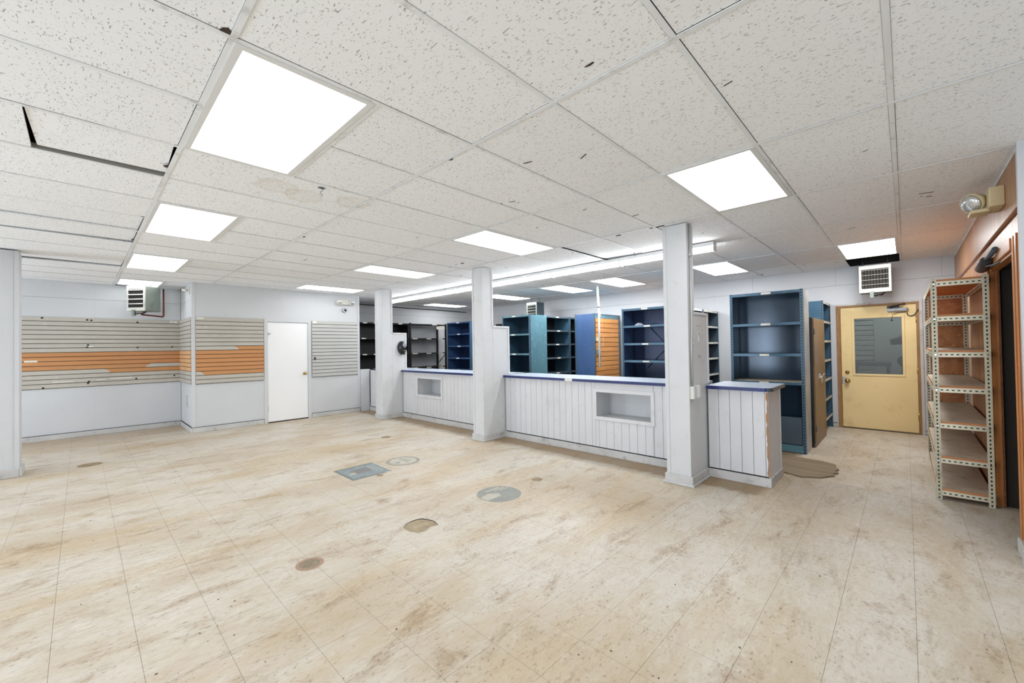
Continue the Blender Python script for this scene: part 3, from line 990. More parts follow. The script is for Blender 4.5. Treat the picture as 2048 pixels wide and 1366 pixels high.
CY = 4.165
column(-7.83, -7.565, CY, 4.39, (-7.67, -7.565, 4.705, 1.725), 'white boxed column with stepped half-height wing carrying black dispenser')
column(-4.81, -4.585, CY, 4.375, (-4.68, -4.585, 4.72, 1.725), 'white boxed column with bare stepped wing between the two long counters')
cc = column(-1.79, -1.555, CY - 0.01, 4.29, (-1.66, -1.555, 4.69, 1.725), 'white boxed column with metal conduit and outlet boxes beside the short counter')
column(-7.72, -7.43, -0.80, -0.49, None, 'plain pale grey square column standing apart from the counters', 'wall')
cd_ = thing('conduit', 'thin grey metal conduit running down a white column to outlet boxes', 'conduit', (-1.548, 4.2, 0.86))
part('pipe', MB().tube([(-1.543, 4.215, ZC - 0.01), (-1.543, 4.215, 1.5), (-1.543, 4.2, 1.45), (-1.543, 4.2, 0.985)], 0.011, 10), 'conduit', cd_)
for zz in (2.3, 1.4):
    part('coupling', MB().tube([(-1.543, 4.212, zz - 0.02), (-1.543, 4.212, zz + 0.02)], 0.015, 10), 'conduit', cd_)
bx_ = part('outlet_box', MB().box(-1.555, -1.515, 4.165, 4.235, 0.86, 0.985), 'offwhite', cd_, 0.004)
part('outlet_face', MB().box(-1.515, -1.512, 4.172, 4.228, 0.87, 0.975), 'plank', bx_)
part('outlet_box', MB().box(-1.555, -1.505, 4.265, 4.325, 0.87, 0.99), 'white_metal', cd_, 0.004)
# faint screw marks on the wings
boxpiece('tape_scrap', -1.555, -1.5535, 4.425, 4.445, 1.43, 1.52, 'white', cc)
boxpiece('tape_scrap', -1.555, -1.5535, 4.405, 4.47, 1.50, 1.525, 'white', cc)
boxpiece('tape_scrap', -1.555, -1.5535, 4.37, 4.52, 1.585, 1.6, 'base', cc)
for (ya, zz) in ((4.42, 1.28), (4.47, 1.27), (4.42, 1.26)):
    boxpiece('nail_hole', -1.555, -1.5535, ya, ya + 0.012, zz, zz + 0.012, 'debris', cc)

# ================================================================ COUNTERS
CF, CT = 4.62, 0.93


def counter(label, x0, x1, niche=None, end=False, pitch=0.1055):
    t = thing('counter', label, 'counter', (x0, CF, 0))
    yb = 5.13
    body = MB()
    if niche:
        n0, n1, z0, z1 = niche
        body.box(x0, n0, CF + 0.012, yb, 0, CT).box(n1, x1, CF + 0.012, yb, 0, CT).box(n0, n1, CF + 0.012, yb, 0, z0).box(n0, n1, CF + 0.012, yb, z1, CT).box(n0, n1, CF + 0.36, yb, z0, z1)
    else:
        body.box(x0, x1, CF + 0.012, yb, 0, CT)
    part('carcass', body, 'dark', t)
    x = x0 + 0.002
    z_lo, z_hi = 0.1, CT - 0.002
    while x < x1 - 0.01:
        x2 = min(x + pitch, x1 - 0.002)
        segs = [(x, x2)]
        if niche:
            n0, n1, z0, z1 = niche
            if x2 > n0 and x < n1:
                a, b_ = max(x, n0), min(x2, n1)
                boxpiece('plank', a + 0.0015, b_ - 0.0022, CF, CF + 0.012, z_lo, z0, 'plank', t)
                boxpiece('plank', a + 0.0004, b_ - 0.0004, CF, CF + 0.012, z1, z_hi, 'plank', t)
                segs = []
                if x < n0 - 0.005: segs.append((x, n0))
                if x2 > n1 + 0.005: segs.append((n1, x2))
        for (a, b_) in segs:
            boxpiece('plank', a + 0.002, b_ - 0.002, CF, CF + 0.012, z_lo, z_hi, 'plank', t)
        x = x2
    if niche:
        n0, n1, z0, z1 = niche
        w = 0.045
        part('niche_liner', MB().box(n0, n1, CF + 0.35, CF + 0.36, z0, z1).box(n0, n0 + 0.01, CF, CF + 0.35, z0, z1).box(n1 - 0.01, n1, CF, CF + 0.35, z0, z1).box(n0 + 0.01, n1 - 0.01, CF, CF + 0.35, z0, z0 + 0.012).box(n0 + 0.01, n1 - 0.01, CF, CF + 0.35, z1 - 0.012, z1), 'col', t)
        part('niche_frame', MB().box(n0 - 0.02, n1 + 0.02, CF - 0.014, CF, z1 - 0.025, z1 + 0.02).box(n0 - 0.02, n1 + 0.02, CF - 0.014, CF, z0 - 0.02, z0 + 0.025).box(n0 - 0.02, n0 + 0.025, CF - 0.014, CF, z0 + 0.025, z1 - 0.025).box(n1 - 0.025, n1 + 0.02, CF - 0.014, CF, z0 + 0.025, z1 - 0.025), 'plank', t, 0.003)
    bm = MB().box(x0, x1 + (0.022 if end else 0), CF - 0.02, CF + 0.004, 0, 0.088)
    if end:
        bm.box(x1, x1 + 0.022, CF + 0.004, yb, 0, 0.088)
        part('end_panel', MB().box(x1 - 0.002, x1 + 0.006, CF + 0.002, yb, 0.09, CT - 0.002), 'plank', t)
        ch = MB()
        zz = [0.1 + (CT - 0.11) * q / 26 for q in range(27)]
        lf = [x1 - 0.006 - random.uniform(0.0, 0.012) for q in zz]
        for q in range(26):
            ch.face([(lf[q], CF - 0.0012, zz[q]), (x1 + 0.004, CF - 0.0012, zz[q]), (x1 + 0.004, CF - 0.0012, zz[q + 1]), (lf[q + 1], CF - 0.0012, zz[q + 1])])
            ch.face([(x1 + 0.0075, CF, zz[q]), (x1 + 0.0075, CF + 0.006, zz[q]), (x1 + 0.0075, CF + 0.006, zz[q + 1]), (x1 + 0.0075, CF, zz[q + 1])])
        part('chipped_edge', ch, 'rawwood', t, label='ragged strip of bare wood where the paint is torn off')
        part('corner_bead', MB().box(x1 + 0.002, x1 + 0.012, yb - 0.03, yb, 0.09, CT - 0.002), 'plank', t)
    part('baseboard', bm, 'base', t, 0.005)
    return t


def worktop(label, x0, x1, round_end=False, tape=None):
    t = thing('worktop', label, 'worktop', (x0, 4.58, CT))
    y0, y1 = 4.575, 5.2
    if round_end:
        r = 0.09
        poly = [(x0, y0), (x1 - r, y0)] + [(x1 - r + r * math.sin(a * math.pi / 16), y0 + r - r * math.cos(a * math.pi / 16)) for a in range(1, 8)] + [(x1, y0 + r), (x1, y1), (x0, y1)]
    else:
        poly = [(x0, y0), (x1, y0), (x1, y1), (x0, y1)]
    part('slab', MB().prism([(x, max(y, y0 + 0.004) if y < y0 + 0.2 else y) for x, y in poly], CT, CT + 0.037), 'top', t)
    band = MB().box(x0, x1 - (0.09 if round_end else 0), y0 - 0.003, y0 + 0.004, CT + 0.0005, CT + 0.034)
    part('edge_band', band, 'navy', t)
    if round_end:
        arc = [(x1 - 0.09 + (0.09 + 0.003) * math.sin(a * math.pi / 16), y0 + 0.09 - (0.09 + 0.003) * math.cos(a * math.pi / 16)) for a in range(0, 9)]
        arc2 = [(x1 - 0.09 + 0.086 * math.sin(a * math.pi / 16), y0 + 0.09 - 0.086 * math.cos(a * math.pi / 16)) for a in range(8, -1, -1)]
        part('edge_corner', MB().prism(arc[:4] + arc2[-4:], CT + 0.0005, CT + 0.034), 'navy', t)
        part('end_band', MB().prism(arc[3:] + [(x1 + 0.003, y1), (x1 - 0.004, y1)] + arc2[:6], CT + 0.0005, CT + 0.034), 'slate', t)
    if tape:
        part('tape', MB().box(tape - 0.06, tape + 0.06, y0 - 0.006, y0 - 0.003, CT + 0.0005, CT + 0.034), 'paper', t, label='scrap of torn tape on the navy edge')
    return t


counter('white plank-fronted counter with small square niche beside the dispenser column', -7.55, -4.695, (-7.03, -6.225, 0.475, 0.84))
counter('long white plank-fronted counter with wide niche and taped worktop', -4.57, -1.675, (-2.935, -2.15, 0.47, 0.83))
counter('short white plank-fronted counter with chipped corner near brown mat', -1.54, -0.985, None, True)
counter('low white counter piece tucked between closet wall and dispenser column', XB + 0.02, -7.685, None)
worktop('blue-edged worktop on the counter with the small square niche', -7.55, -4.695)
worktop('blue-edged worktop with scrap of tape on the long counter', -4.57, -1.675, False, -3.32)
worktop('short worktop with rounded navy corner beside the conduit column', -1.54, -0.945, True)
worktop('short worktop between closet wall and dispenser column', -8.72, -7.685)
solo('half_wall', MB().box(XB - 0.1, XB, 4.39, 4.61, 0, 0.92).box(XB - 0.12, XB + 0.01, 4.385, 4.615, 0.92, 0.945), 'wall', 'low pale wall stub continuing the closet wall below shelf height', 'half wall', (XB, 4.39, 0))

# ================================================================ SLATWALL


def slatwall(label, axis, p, a0, a1, z0, z1, mats, n=16, sign=1):
    """axis 'x': the panel's plane is x = p, slats run along y"""
    org = (p, a0, z0) if axis == 'x' else (a0, p, z0)
    t = thing('slatwall_panel', label, 'slatwall', org)
    th, bk = 0.016, 0.004

    def bx(d0, d1, u0, u1, q0, q1, mat, name):
        if axis == 'x':
            boxpiece(name, p + d0, p + d1, u0, u1, q0, q1, mat, t)
        else:
            boxpiece(name, u0, u1, p - d1, p - d0, q0, q1, mat, t)
    bx(0, bk, a0, a1, z0, z1, 'dark_slot', 'backing')
    ph = (z1 - z0) / n
    for k in range(n):
        zt = z1 - k * ph
        bx(bk, th, a0, a1, zt - ph + 0.0095, zt, mats(k), 'slat')
    return t


M['dark_slot'] = paint('slot_brown', srgb(74, 60, 46), 0.8, bmp=0)
SPL = {}


def spl(axis, thr, sign):
    k = (axis, thr, sign)
    if k not in SPL:
        SPL[k] = split_mat('torn_slat_%d' % len(SPL), GREY, ORANGE, axis, thr, sign)
    return SPL[k]


ZS0, ZS1 = 0.84, 2.018
PH = (ZS1 - ZS0) / 16


def zmid(k):
    return ZS1 - (k + 0.5) * PH


def m_left(k):
    if k in (8, 9, 10):
        return 'slat_orange'
    if k == 11:
        return spl(1, 0.85 - 1.2 * zmid(k), -1) if False else split_at(1, 0.86, -1, k)
    if k == 12:
        return split_at(1, 0.33, 1, k)
    return 'slat_grey'


def split_at(axis, u, sign, k):
    return spl(axis, u + 1.2 * sign * zmid(k), sign)


def m_two(k):
    if k in (8, 9, 10, 11, 12):
        return 'slat_orange'
    if k == 7:
        return split_at(1, 2.0, 1, k)
    if k == 13:
        return split_at(1, 1.5, 1, k)
    return 'slat_grey'


slatwall('long grey slatwall with orange peeled band under the copper-piped heater', 'x', XL, -1.2, 1.322, ZS0, ZS1, m_left)
slatwall('narrow slatwall on the closet side wall, peach peeled slats', 'y', 1.337, XL + 0.02, XB - 0.05, ZS0, ZS1, lambda k: 'slat_peach' if 8 <= k <= 12 else 'slat_grey')
slatwall('square slatwall with orange peeled band beside the white door', 'x', XB + 0.008, 1.39, 2.44, ZS0, ZS1, m_two)
slatwall('all-grey slatwall between white door and closet corner', 'x', XB + 0.008, 3.335, 4.325, ZS0, ZS1, lambda k: 'slat_grey2')
# knocked holes and stuck tags on the slatwall
mb = []
mp = []
for (yy, zz) in ((-0.43, 2.0), (0.08, 1.985), (0.13, 1.98), (0.72, 1.965), (0.72, 1.505), (0.09, 1.555), (0.08, 1.515), (1.21, 1.51), (-0.42, 0.86), (0.1, 0.93), (0.09, 0.9), (0.7, 0.94), (1.24, 0.965)):
    mb.append((yy, zz))
for (yy, zz, w, h) in ((-0.55, 1.295, 0.07, 0.028), (1.2, 1.99, 0.02, 0.03), (1.26, 1.985, 0.03, 0.03), (0.12, 1.53, 0.03, 0.02), (-0.2, 0.945, 0.12, 0.012), (0.5, 0.965, 0.14, 0.012), (0.25, 0.95, 0.06, 0.01)):
    mp.append((yy, zz, w, h))
sw = [o_ for o_ in COL.objects if o_.name.startswith('slatwall_panel')]
for (yy, zz) in mb:
    boxpiece('screw_hole', XL + 0.0155, XL + 0.0172, yy - 0.014, yy + 0.014, zz - 0.012, zz + 0.012, 'plastic', sw[0])
for (yy, zz, w, h) in mp:
    boxpiece('torn_tag', XL + 0.0155, XL + 0.017, yy - w, yy + w, zz - h / 2, zz + h / 2, 'paper', sw[0])
part('torn_tag', MB().box(XB + 0.0235, XB + 0.025, 1.4, 1.5, 1.985, 2.012), 'paper', sw[2])
part('torn_tag', MB().box(XB + 0.0235, XB + 0.025, 3.35, 3.43, 1.97, 2.012), 'paper', sw[3])
part('bracket', MB().box(XB + 0.0235, XB + 0.038, 3.375, 3.4, 1.2, 1.26), 'plastic', sw[3])

# ================================================================ LIGHTS


def panel_light(x0, x1, y0, y1, label):
    t = thing('ceiling_light', label, 'ceiling light', (x0, y0, ZC - 0.004), 'flat white panel lights in the ceiling grid')
    f = 0.03
    z0, z1 = ZC - 0.004, ZC + 0.03
    part('frame', MB().box(x0, x1, y0, y0 + f, z0, z1).box(x0, x1, y1 - f, y1, z0, z1).box(x0, x0 + f, y0 + f, y1 - f, z0, z1).box(x1 - f, x1, y0 + f, y1 - f, z0, z1), 'white_metal', t)
    part('diffuser', MB().face([(x0 + f, y0 + f, ZC), (x0 + f, y1 - f, ZC), (x1 - f, y1 - f, ZC), (x1 - f, y0 + f, ZC)]), 'panel_back' if y0 > 5 and x1 > -9 else 'panel', t)
    part('housing', MB().box(x0 + 0.003, x1 - 0.003, y0 + 0.003, y1 - 0.003, z1, z1 + 0.02), 'white_metal', t)
    return t


g_ = 0.0125
rot_lab = {(2, -1): 'fourth panel light counted from copper-piped heater along its row', (6, -1): 'third panel light counted from copper-piped heater along its row', (10, -1): 'second panel light counted from copper-piped heater along its row', (14, -1): 'panel light directly over the copper-piped heater',
           (-2, -1): 'fifth panel light counted from copper-piped heater along its row', (2, -3): 'panel light by the front windows, in line with the front door bay', (6, -3): 'panel light by the front windows between the two panes', (10, -3): 'panel light by the front windows near the left wall', (-2, -3): 'panel light by the front windows near the east wall'}
for (i, j) in sorted(ROT):
    x1_, x0_ = XLN[i], XLN[i + 2] if i + 2 < 16 else -9.99
    panel_light(x0_ + g_, x1_ - g_, JY[j] + g_, JY[j] + 0.61 - g_, rot_lab[(i, j)])
long_lab = {(0, 1): 'panel light in front of the conduit column', (4, 1): 'panel light between conduit column and bare-winged column', (8, 1): 'panel light between bare-winged column and dispenser column', (12, 1): 'panel light over the white closet door and emergency lamps',
            (-1, 4): 'panel light beside the open ceiling gap above the yellow door', (2, 4): 'panel light over the tall blue shelving nearest the yellow door', (5, 4): 'panel light over the white hanging power pole', (7, 4): 'panel light over the orange slatted shelving end', (10, 4): 'panel light over the teal shelving and rear unit heater', (14, 4): 'panel light over the black shelving along the left wall', (-4, 1): 'panel light over the entry by the wood-panelled wall'}
for (i, j) in sorted(LONG_ALL):
    x1_, x0_ = XLN[i], XLN[i + 1]
    panel_light(x0_ + g_, x1_ - g_, JY[j] + g_, JY[j + 1] - g_, long_lab[(i, j)])

SX = [-1.61, -2.85, -4.07, -5.29, -6.51, -7.73, -8.95]
SYC = 5.20
slab_ = ['first strip light of the line, its end cap beside the conduit column', 'second strip light of the line counted from the conduit column', 'third strip light of the line counted from the conduit column', 'fourth strip light of the line, behind the bare-winged column', 'fifth strip light of the line counted from the conduit column', 'last strip light of the line, towards the left wall']
for k in range(6):
    x1_, x0_ = SX[k], SX[k + 1]
    t = thing('strip_light', slab_[k], 'strip light', (x0_, SYC, ZC - 0.115), 'strip lights in one line behind the counters')
    part('housing', MB().box(x0_ + 0.002, x1_ - 0.002, SYC - 0.055, SYC + 0.055, ZC - 0.05, ZC - 0.006), 'white_metal', t)
    arc = [(SYC + 0.05 * math.cos(a), ZC - 0.062 + 0.05 * math.sin(a)) for a in [math.pi + math.pi * q / 6 for q in range(7)]]
    prof = [(SYC + 0.05, ZC - 0.05), (SYC - 0.05, ZC - 0.05)] + arc
    part('lens', MB().loft([[(x, a, b_) for a, b_ in prof] for x in (x0_ + 0.012, x1_ - 0.012)], True, 0, False), 'strip', t)
    part('end_cap', MB().box(x0_, x0_ + 0.011, SYC - 0.053, SYC + 0.053, ZC - 0.114, ZC - 0.052), 'white_metal', t)
    part('end_cap', MB().box(x1_ - 0.011, x1_, SYC - 0.053, SYC + 0.053, ZC - 0.114, ZC - 0.052), 'white_metal', t)
# unseen lamp, added to light the room beyond the glazed door
t = thing('garage_fill_light', 'added unseen tube light filling the room beyond the yellow door', 'ceiling light', (-0.6, 9.6, 2.7))
part('housing', MB().box(-0.9, 0.3, 9.55, 9.65, 2.72, 2.78), 'white_metal', t)
part('tube', MB().tube([(-0.88, 9.6, 2.69), (0.28, 9.6, 2.69)], 0.025, 6), 'tube', t)  # tube of the added, unseen fill light

# ================================================================ STEEL SHELVING


def mapper(face, a, b):
    """face '-y': front plane y = b, width runs +x from a; '+x': front plane x = b, width runs +y from a"""
    if face == '-y':
        return lambda mb, u0, u1, v0, v1, z0, z1: mb.box(a + u0, a + u1, b + v0, b + v1, z0, z1)
    return lambda mb, u0, u1, v0, v1, z0, z1: mb.box(b - v0, b - v1, a + u0, a + u1, z0, z1)


def shelving(label, face, a, b, w, d, H, levels, frame, back, side=None, right=None, posts='hole_blue', tags=(0.5,), group=None, lip=0.034, lipmat=None, toe=None, side_l=True, side_r=True, name='steel_shelving', rear_holes=False):
    org = (a, b, 0) if face == '-y' else (b, a, 0)
    t = thing(name, label, 'shelving', org, group)
    mp = mapper(face, a, b)
    side = side or frame
    right = right or side
    if side_l:
        m_ = MB(); mp(m_, 0.0, 0.003, 0.03, d - 0.002, 0.0, H - 0.002); part('side_panel', m_, side, t)
    if side_r:
        m_ = MB(); mp(m_, w - 0.003, w, 0.03, d - 0.002, 0.0, H - 0.002); part('side_panel', m_, right, t)
    if back:
        m_ = MB(); mp(m_, 0.003, w - 0.003, d - 0.004, d - 0.001, 0.02, H - 0.002); part('back_panel', m_, back, t)
    for u0 in (0.0, w - 0.032):
        m2 = MB(); mp(m2, u0, u0 + 0.032, -0.003, 0.0, 0, H)
        xs_ = [q[0] for q in m2.v]; ys_ = [q[1] for q in m2.v]
        uvbar('post', (min(xs_), min(ys_), 0), (max(xs_), max(ys_), H), None, posts, t)
        s0 = -0.0015 if u0 == 0 else w - 0.0015
        m2 = MB(); mp(m2, s0, s0 + 0.003, 0.0, 0.032, 0, H)
        xs_ = [q[0] for q in m2.v]; ys_ = [q[1] for q in m2.v]
        uvbar('post_flange', (min(xs_), min(ys_), 0), (max(xs_), max(ys_), H), None, posts, t)
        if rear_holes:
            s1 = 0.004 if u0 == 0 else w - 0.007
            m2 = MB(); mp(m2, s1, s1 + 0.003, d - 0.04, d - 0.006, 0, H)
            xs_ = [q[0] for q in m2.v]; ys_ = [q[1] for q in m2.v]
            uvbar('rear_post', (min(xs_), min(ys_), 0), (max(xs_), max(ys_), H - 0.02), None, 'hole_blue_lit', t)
    for k, z in enumerate(levels):
        m_ = MB()
        mp(m_, 0.005, w - 0.005, 0.004, d - 0.006, z - 0.004, z)
        sh = part('shelf', m_, frame, t)
        m_ = MB()
        mp(m_, 0.005, w - 0.005, 0.0, 0.003, z - lip, z + 0.001)
        part('shelf_lip', m_, lipmat or frame, sh)
        for q, u in enumerate(tags):
            if u is None:
                continue
            uu = w * u + random.uniform(-0.03, 0.03)
            m_ = MB()
            mp(m_, uu - 0.055, uu + 0.055, -0.006, -0.0032, z - lip + 0.004, z - 0.003)
            part('label_tag', m_, 'paper', sh)
    if toe:
        m_ = MB(); mp(m_, 0.033, w - 0.033, 0.0, 0.004, 0.01, toe); part('toe_plate', m_, 'teal', t)
    return t


# row by the yellow door: end unit, locker, bay against the back wall
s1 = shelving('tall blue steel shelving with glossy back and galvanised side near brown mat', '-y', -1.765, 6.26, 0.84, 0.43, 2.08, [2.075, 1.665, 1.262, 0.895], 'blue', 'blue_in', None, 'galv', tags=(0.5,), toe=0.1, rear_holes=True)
m_ = MB().box(-1.72, -0.97, 6.3, 6.303, 0.1, 0.45)
part('lower_panel', m_, 'slate', s1)
part('dust_shelf', MB().box(-1.75, -0.94, 6.275, 6.68, 0.8955, 0.897), 'board_top', s1)
t = thing('locker', 'narrow brown steel cabinet with lever handle and keys by tall shelving', 'cabinet', (-0.905, 6.72, 0))
part('body', MB().box(-1.34, -0.905, 6.735, 7.75, 0.0, 1.735), 'plastic', t)
part('door', MB().box(-0.905, -0.885, 6.76, 7.745, 0.07, 1.73), 'locker', t, 0.004)
part('base', MB().box(-0.905, -0.89, 6.76, 7.745, 0.0, 0.065), 'locker', t)
part('handle', MB().box(-0.885, -0.875, 7.12, 7.2, 0.9, 0.96).tube([(-0.872, 7.16, 0.93), (-0.85, 7.16, 0.93), (-0.848, 7.0, 0.925)], 0.011, 8).tube([(-0.88, 7.4, 0.95), (-0.855, 7.4, 0.945), (-0.855, 7.3, 0.94)], 0.01, 8), 'chrome', t)
part('keys', MB().box(-0.872, -0.868, 7.25, 7.28, 0.83, 0.9).box(-0.868, -0.865, 7.2, 7.22, 0.84, 0.91), 'chrome', t)
for zz in (1.55, 0.25):
    part('hinge', MB().tube([(-0.884, 6.765, zz - 0.04), (-0.884, 6.765, zz + 0.04)], 0.008, 8), 'slate', t)
shelving('slate shelving bay wedged between brown cabinet and back wall', '+x', 7.79, -0.9, 0.82, 0.3, 2.035, [2.03, 1.73, 1.43, 1.13, 0.83, 0.53, 0.23], 'slate', 'blue_in', 'blue', tags=(), lipmat='heatw', posts='hole_blue')

# row behind the conduit column
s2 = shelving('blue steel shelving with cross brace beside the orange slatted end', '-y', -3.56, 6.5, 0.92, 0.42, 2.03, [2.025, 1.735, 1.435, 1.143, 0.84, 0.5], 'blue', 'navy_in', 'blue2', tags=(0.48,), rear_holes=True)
part('cross_brace', MB().tube([(-3.25, 6.908, 1.72), (-2.68, 6.908, 1.1)], 0.007, 6).tube([(-2.68, 6.906, 1.62), (-3.3, 6.906, 1.0)], 0.007, 6), 'blue', s2)
shelving('dark bay with cream shelf edges just behind the conduit column', '+x', 6.94, -2.645, 0.84, 0.44, 2.03, [2.025, 1.735, 1.435, 1.14, 0.84, 0.53], 'slate', 'black', 'slate', tags=(0.4,), lipmat='heatw')
shelving('dark bay with cream shelf edges against the back wall', '+x', 7.79, -2.645, 0.82, 0.44, 2.03, [2.025, 1.735, 1.435, 1.14, 0.84, 0.53], 'slate', 'black', 'slate', tags=(0.5,), lipmat='heatw')

# row with the orange slatted end
s3 = thing('steel_shelving', 'blue shelving back to front, its aisle side clad in orange wood slats', 'shelving', (-5.16, 7.38, 0))
part('end_panel', MB().box(-5.13, -4.69, 7.384, 7.388, 0, 2.075), 'blue2', s3)
for xx in (-5.16, -4.695):
    uvbar('post', (xx, 7.379, 0), (xx + 0.034, 7.383, 2.08), None, 'hole_blue', s3)
part('top', MB().box(-5.15, -4.675, 7.39, 8.45, 2.055, 2.075), 'blue', s3)
part('side_panel', MB().box(-4.69, -4.68, 7.39, 8.45, 0.0, 2.075), 'teal', s3)
part('corner_post', MB().box(-4.68, -4.672, 7.385, 7.41, 0, 2.075).box(-4.68, -4.672, 8.36, 8.46, 0, 2.075), 'slate', s3)
part('far_side', MB().box(-5.16, -5.15, 7.39, 8.45, 0.0, 2.055), 'blue', s3)
nsl = 19
boxpiece('slat_backing', -4.68, -4.676, 7.41, 8.345, 0.05, 1.98, 'dark', s3)
for k in range(nsl):
    z1_ = 1.975 - k * 0.101
    boxpiece('wood_slat', -4.676, -4.658, 7.415, 8.34, z1_ - 0.09, z1_, 'knotty', s3, 0.002)
# white power pole and its cord
t = thing('power_pole', 'white power pole hanging from ceiling in front of orange slats', 'power pole', (-4.447, 7.2, 0.965))
part('pole', MB().tube([(-4.475, 7.2, ZC - 0.006), (-4.449, 7.2, 2.17), (-4.447, 7.2, 0.965)], 0.02, 12), 'white_metal', t)
part('collar', MB().tube([(-4.450, 7.2, 2.19), (-4.449, 7.2, 2.165)], 0.024, 12), 'slate', t)
part('cord', MB().tube([(-4.44, 7.225, 2.1), (-4.45, 7.3, 1.95), (-4.52, 7.45, 1.65), (-4.56, 7.55, 1.42), (-4.575, 7.54, 1.36)], 0.005, 6).tube([(-4.44, 7.225, 1.45), (-4.5, 7.36, 1.36), (-4.575, 7.42, 1.345)], 0.005, 6), 'beige', t)
t = thing('outlet_box', 'small grey plug box hanging on the orange slats', 'outlet', (-4.662, 7.5, 1.26))
part('box', MB().box(-4.662, -4.62, 7.42, 7.54, 1.22, 1.33), 'heat', t, 0.004)
part('plug', MB().box(-4.62, -4.59, 7.44, 7.48, 1.28, 1.32).box(-4.62, -4.59, 7.44, 7.48, 1.23, 1.26), 'beige', t)
t = solo('wall_plug', MB().box(-4.662, -4.63, 7.405, 7.45, 1.5, 1.58), 'beige', 'small beige plug clipped above the grey plug box', 'plug', (-4.66, 7.43, 1.5))

# teal row
s4 = shelving('teal end shelving facing the counter, scratched side panel', '-y', -6.45, 6.45, 0.81, 0.56, 2.08, [2.075, 1.68, 1.262, 0.84], 'teal', 'blue_in', 'blue', 'teal', tags=(0.42,))
shelving('dark teal bay beside the scratched teal panel', '+x', 7.02, -5.69, 0.9, 0.45, 2.08, [2.075, 1.765, 1.46, 1.155, 0.82, 0.5], 'slate', 'black', 'slate', 'blue', tags=(0.5,))
shelving('dark teal bay deeper in the row, half hidden by orange slatted unit', '+x', 7.925, -5.69, 0.7, 0.45, 2.08, [2.075, 1.765, 1.46, 1.155, 0.82, 0.5], 'slate', 'black', 'slate', tags=())
# royal blue unit
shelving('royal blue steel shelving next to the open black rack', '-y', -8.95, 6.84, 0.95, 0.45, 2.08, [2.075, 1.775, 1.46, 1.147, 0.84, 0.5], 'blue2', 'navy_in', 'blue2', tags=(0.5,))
shelving('black shelving at the back wall behind the teal row', '-y', -8.4, 8.15, 1.1, 0.4, 2.06, [2.055, 1.7, 1.3, 0.9], 'black', 'black', 'black', posts='black', tags=(0.5,))

# black shelving along the left wall
shelving('closed black shelving beside the closet, behind the dispenser column', '+x', 4.5, -9.69, 1.62, 0.42, 2.08, [2.08, 1.69, 1.29, 0.91, 0.5], 'black', 'black', 'black', posts='black', tags=(0.22, 0.42, 0.62, 0.85))
t = thing('open_rack', 'open black steel rack with white tags against the left wall', 'rack', (-9.69, 6.15, 0))
for (xx, yy) in ((-9.69, 6.14), (-9.69, 7.33), (-10.1, 6.14), (-10.1, 7.33)):
    boxpiece('post', xx - 0.02, xx + 0.02, yy, yy + 0.045, 0, 2.1, 'black', t)
for k, z in enumerate((2.08, 1.685, 1.28, 0.89, 0.5)):
    sh = part('shelf', MB().box(-10.12, -9.67, 6.19, 7.33, z - 0.03, z) if k else MB().box(-10.12, -9.67, 6.19, 7.33, z - 0.03, z), 'black', t)
    for yy in ((6.95,) if k == 0 else (6.3, 6.75, 7.15)):
        part('label_tag', MB().box(-9.67, -9.668, yy - 0.08, yy + 0.08, z - 0.028, z - 0.004), 'paper', sh)
part('brace', MB().tube([(-10.09, 7.36, 0.95), (-9.7, 7.36, 1.25)], 0.01, 6), 'black', t)
part('card', MB().box(-9.69, -9.688, 7.03, 7.32, 1.94, 2.03), 'paper', t)

# ================================================================ CREAM ANGLE-IRON SHELF
t = thing('slotted_angle_shelf', 'cream slotted-angle shelf with fibreboard decks by the wood-panelled wall', 'shelving', (0.165, 5.22, 0))
PX0, PX1, PY0, PY1, PH_ = 0.168, 0.512, 5.42, 6.93, 1.95
PXY = [(PX0, PY0, 'hole_grime'), (PX1 - 0.045, PY0, 'hole_cream'), (PX0, PY1 - 0.004, 'hole_cream'), (PX1 - 0.045, PY1 - 0.004, 'hole_cream')]
PY0 = 5.24
PXY = [(PX0, PY0, 'hole_grime'), (PX1 - 0.038, PY0, 'hole_cream'), (PX0, PY1, 'hole_cream'), (PX1 - 0.038, PY1, 'hole_cream')]
for (xx, yy, mm) in PXY:
    uvbar('post', (xx, yy, 0), (xx + 0.038, yy + 0.003, PH_), None, mm, t)
    fx = xx if xx < 0.3 else xx + 0.035
    y_a = yy + 0.003 if yy < 6 else yy - 0.038
    uvbar('post_flange', (fx, y_a, 0), (fx + 0.003, y_a + 0.038, PH_), None, mm, t)
for k, z in enumerate((1.925, 1.615, 1.30, 0.99, 0.675, 0.37, 0.085)):
    uvbar('end_rail', (PX0 + 0.038, PY0 + 0.0005, z - 0.045), (PX1 - 0.038, PY0 + 0.0035, z - 0.003), None, 'hole_cream', t)
    uvbar('end_rail', (PX0 + 0.038, PY1 - 0.004, z - 0.045), (PX1 - 0.038, PY1 - 0.001, z - 0.003), None, 'hole_cream', t)
    uvbar('side_rail', (PX0, PY0 + 0.041, z - 0.045), (PX0 + 0.003, PY1 - 0.04, z - 0.003), None, 'hole_cream', t)
    uvbar('side_rail', (PX1 - 0.003, PY0 + 0.041, z - 0.045), (PX1, PY1 - 0.04, z - 0.003), None, 'hole_cream', t)
    dk = part('deck', MB().box(PX0 + 0.006, PX1 - 0.006, PY0 + 0.006, PY1 - 0.006, z - 0.003, z + 0.015), 'mdf', t)
    if k > 1:
        part('dusty_top', MB().box(PX0 + 0.007, PX1 - 0.007, PY0 + 0.008, PY1 - 0.007, z + 0.015, z + 0.0155), 'board_top', dk)
for k, z in enumerate((1.615, 1.30, 0.99, 0.675, 0.37)):
    pass
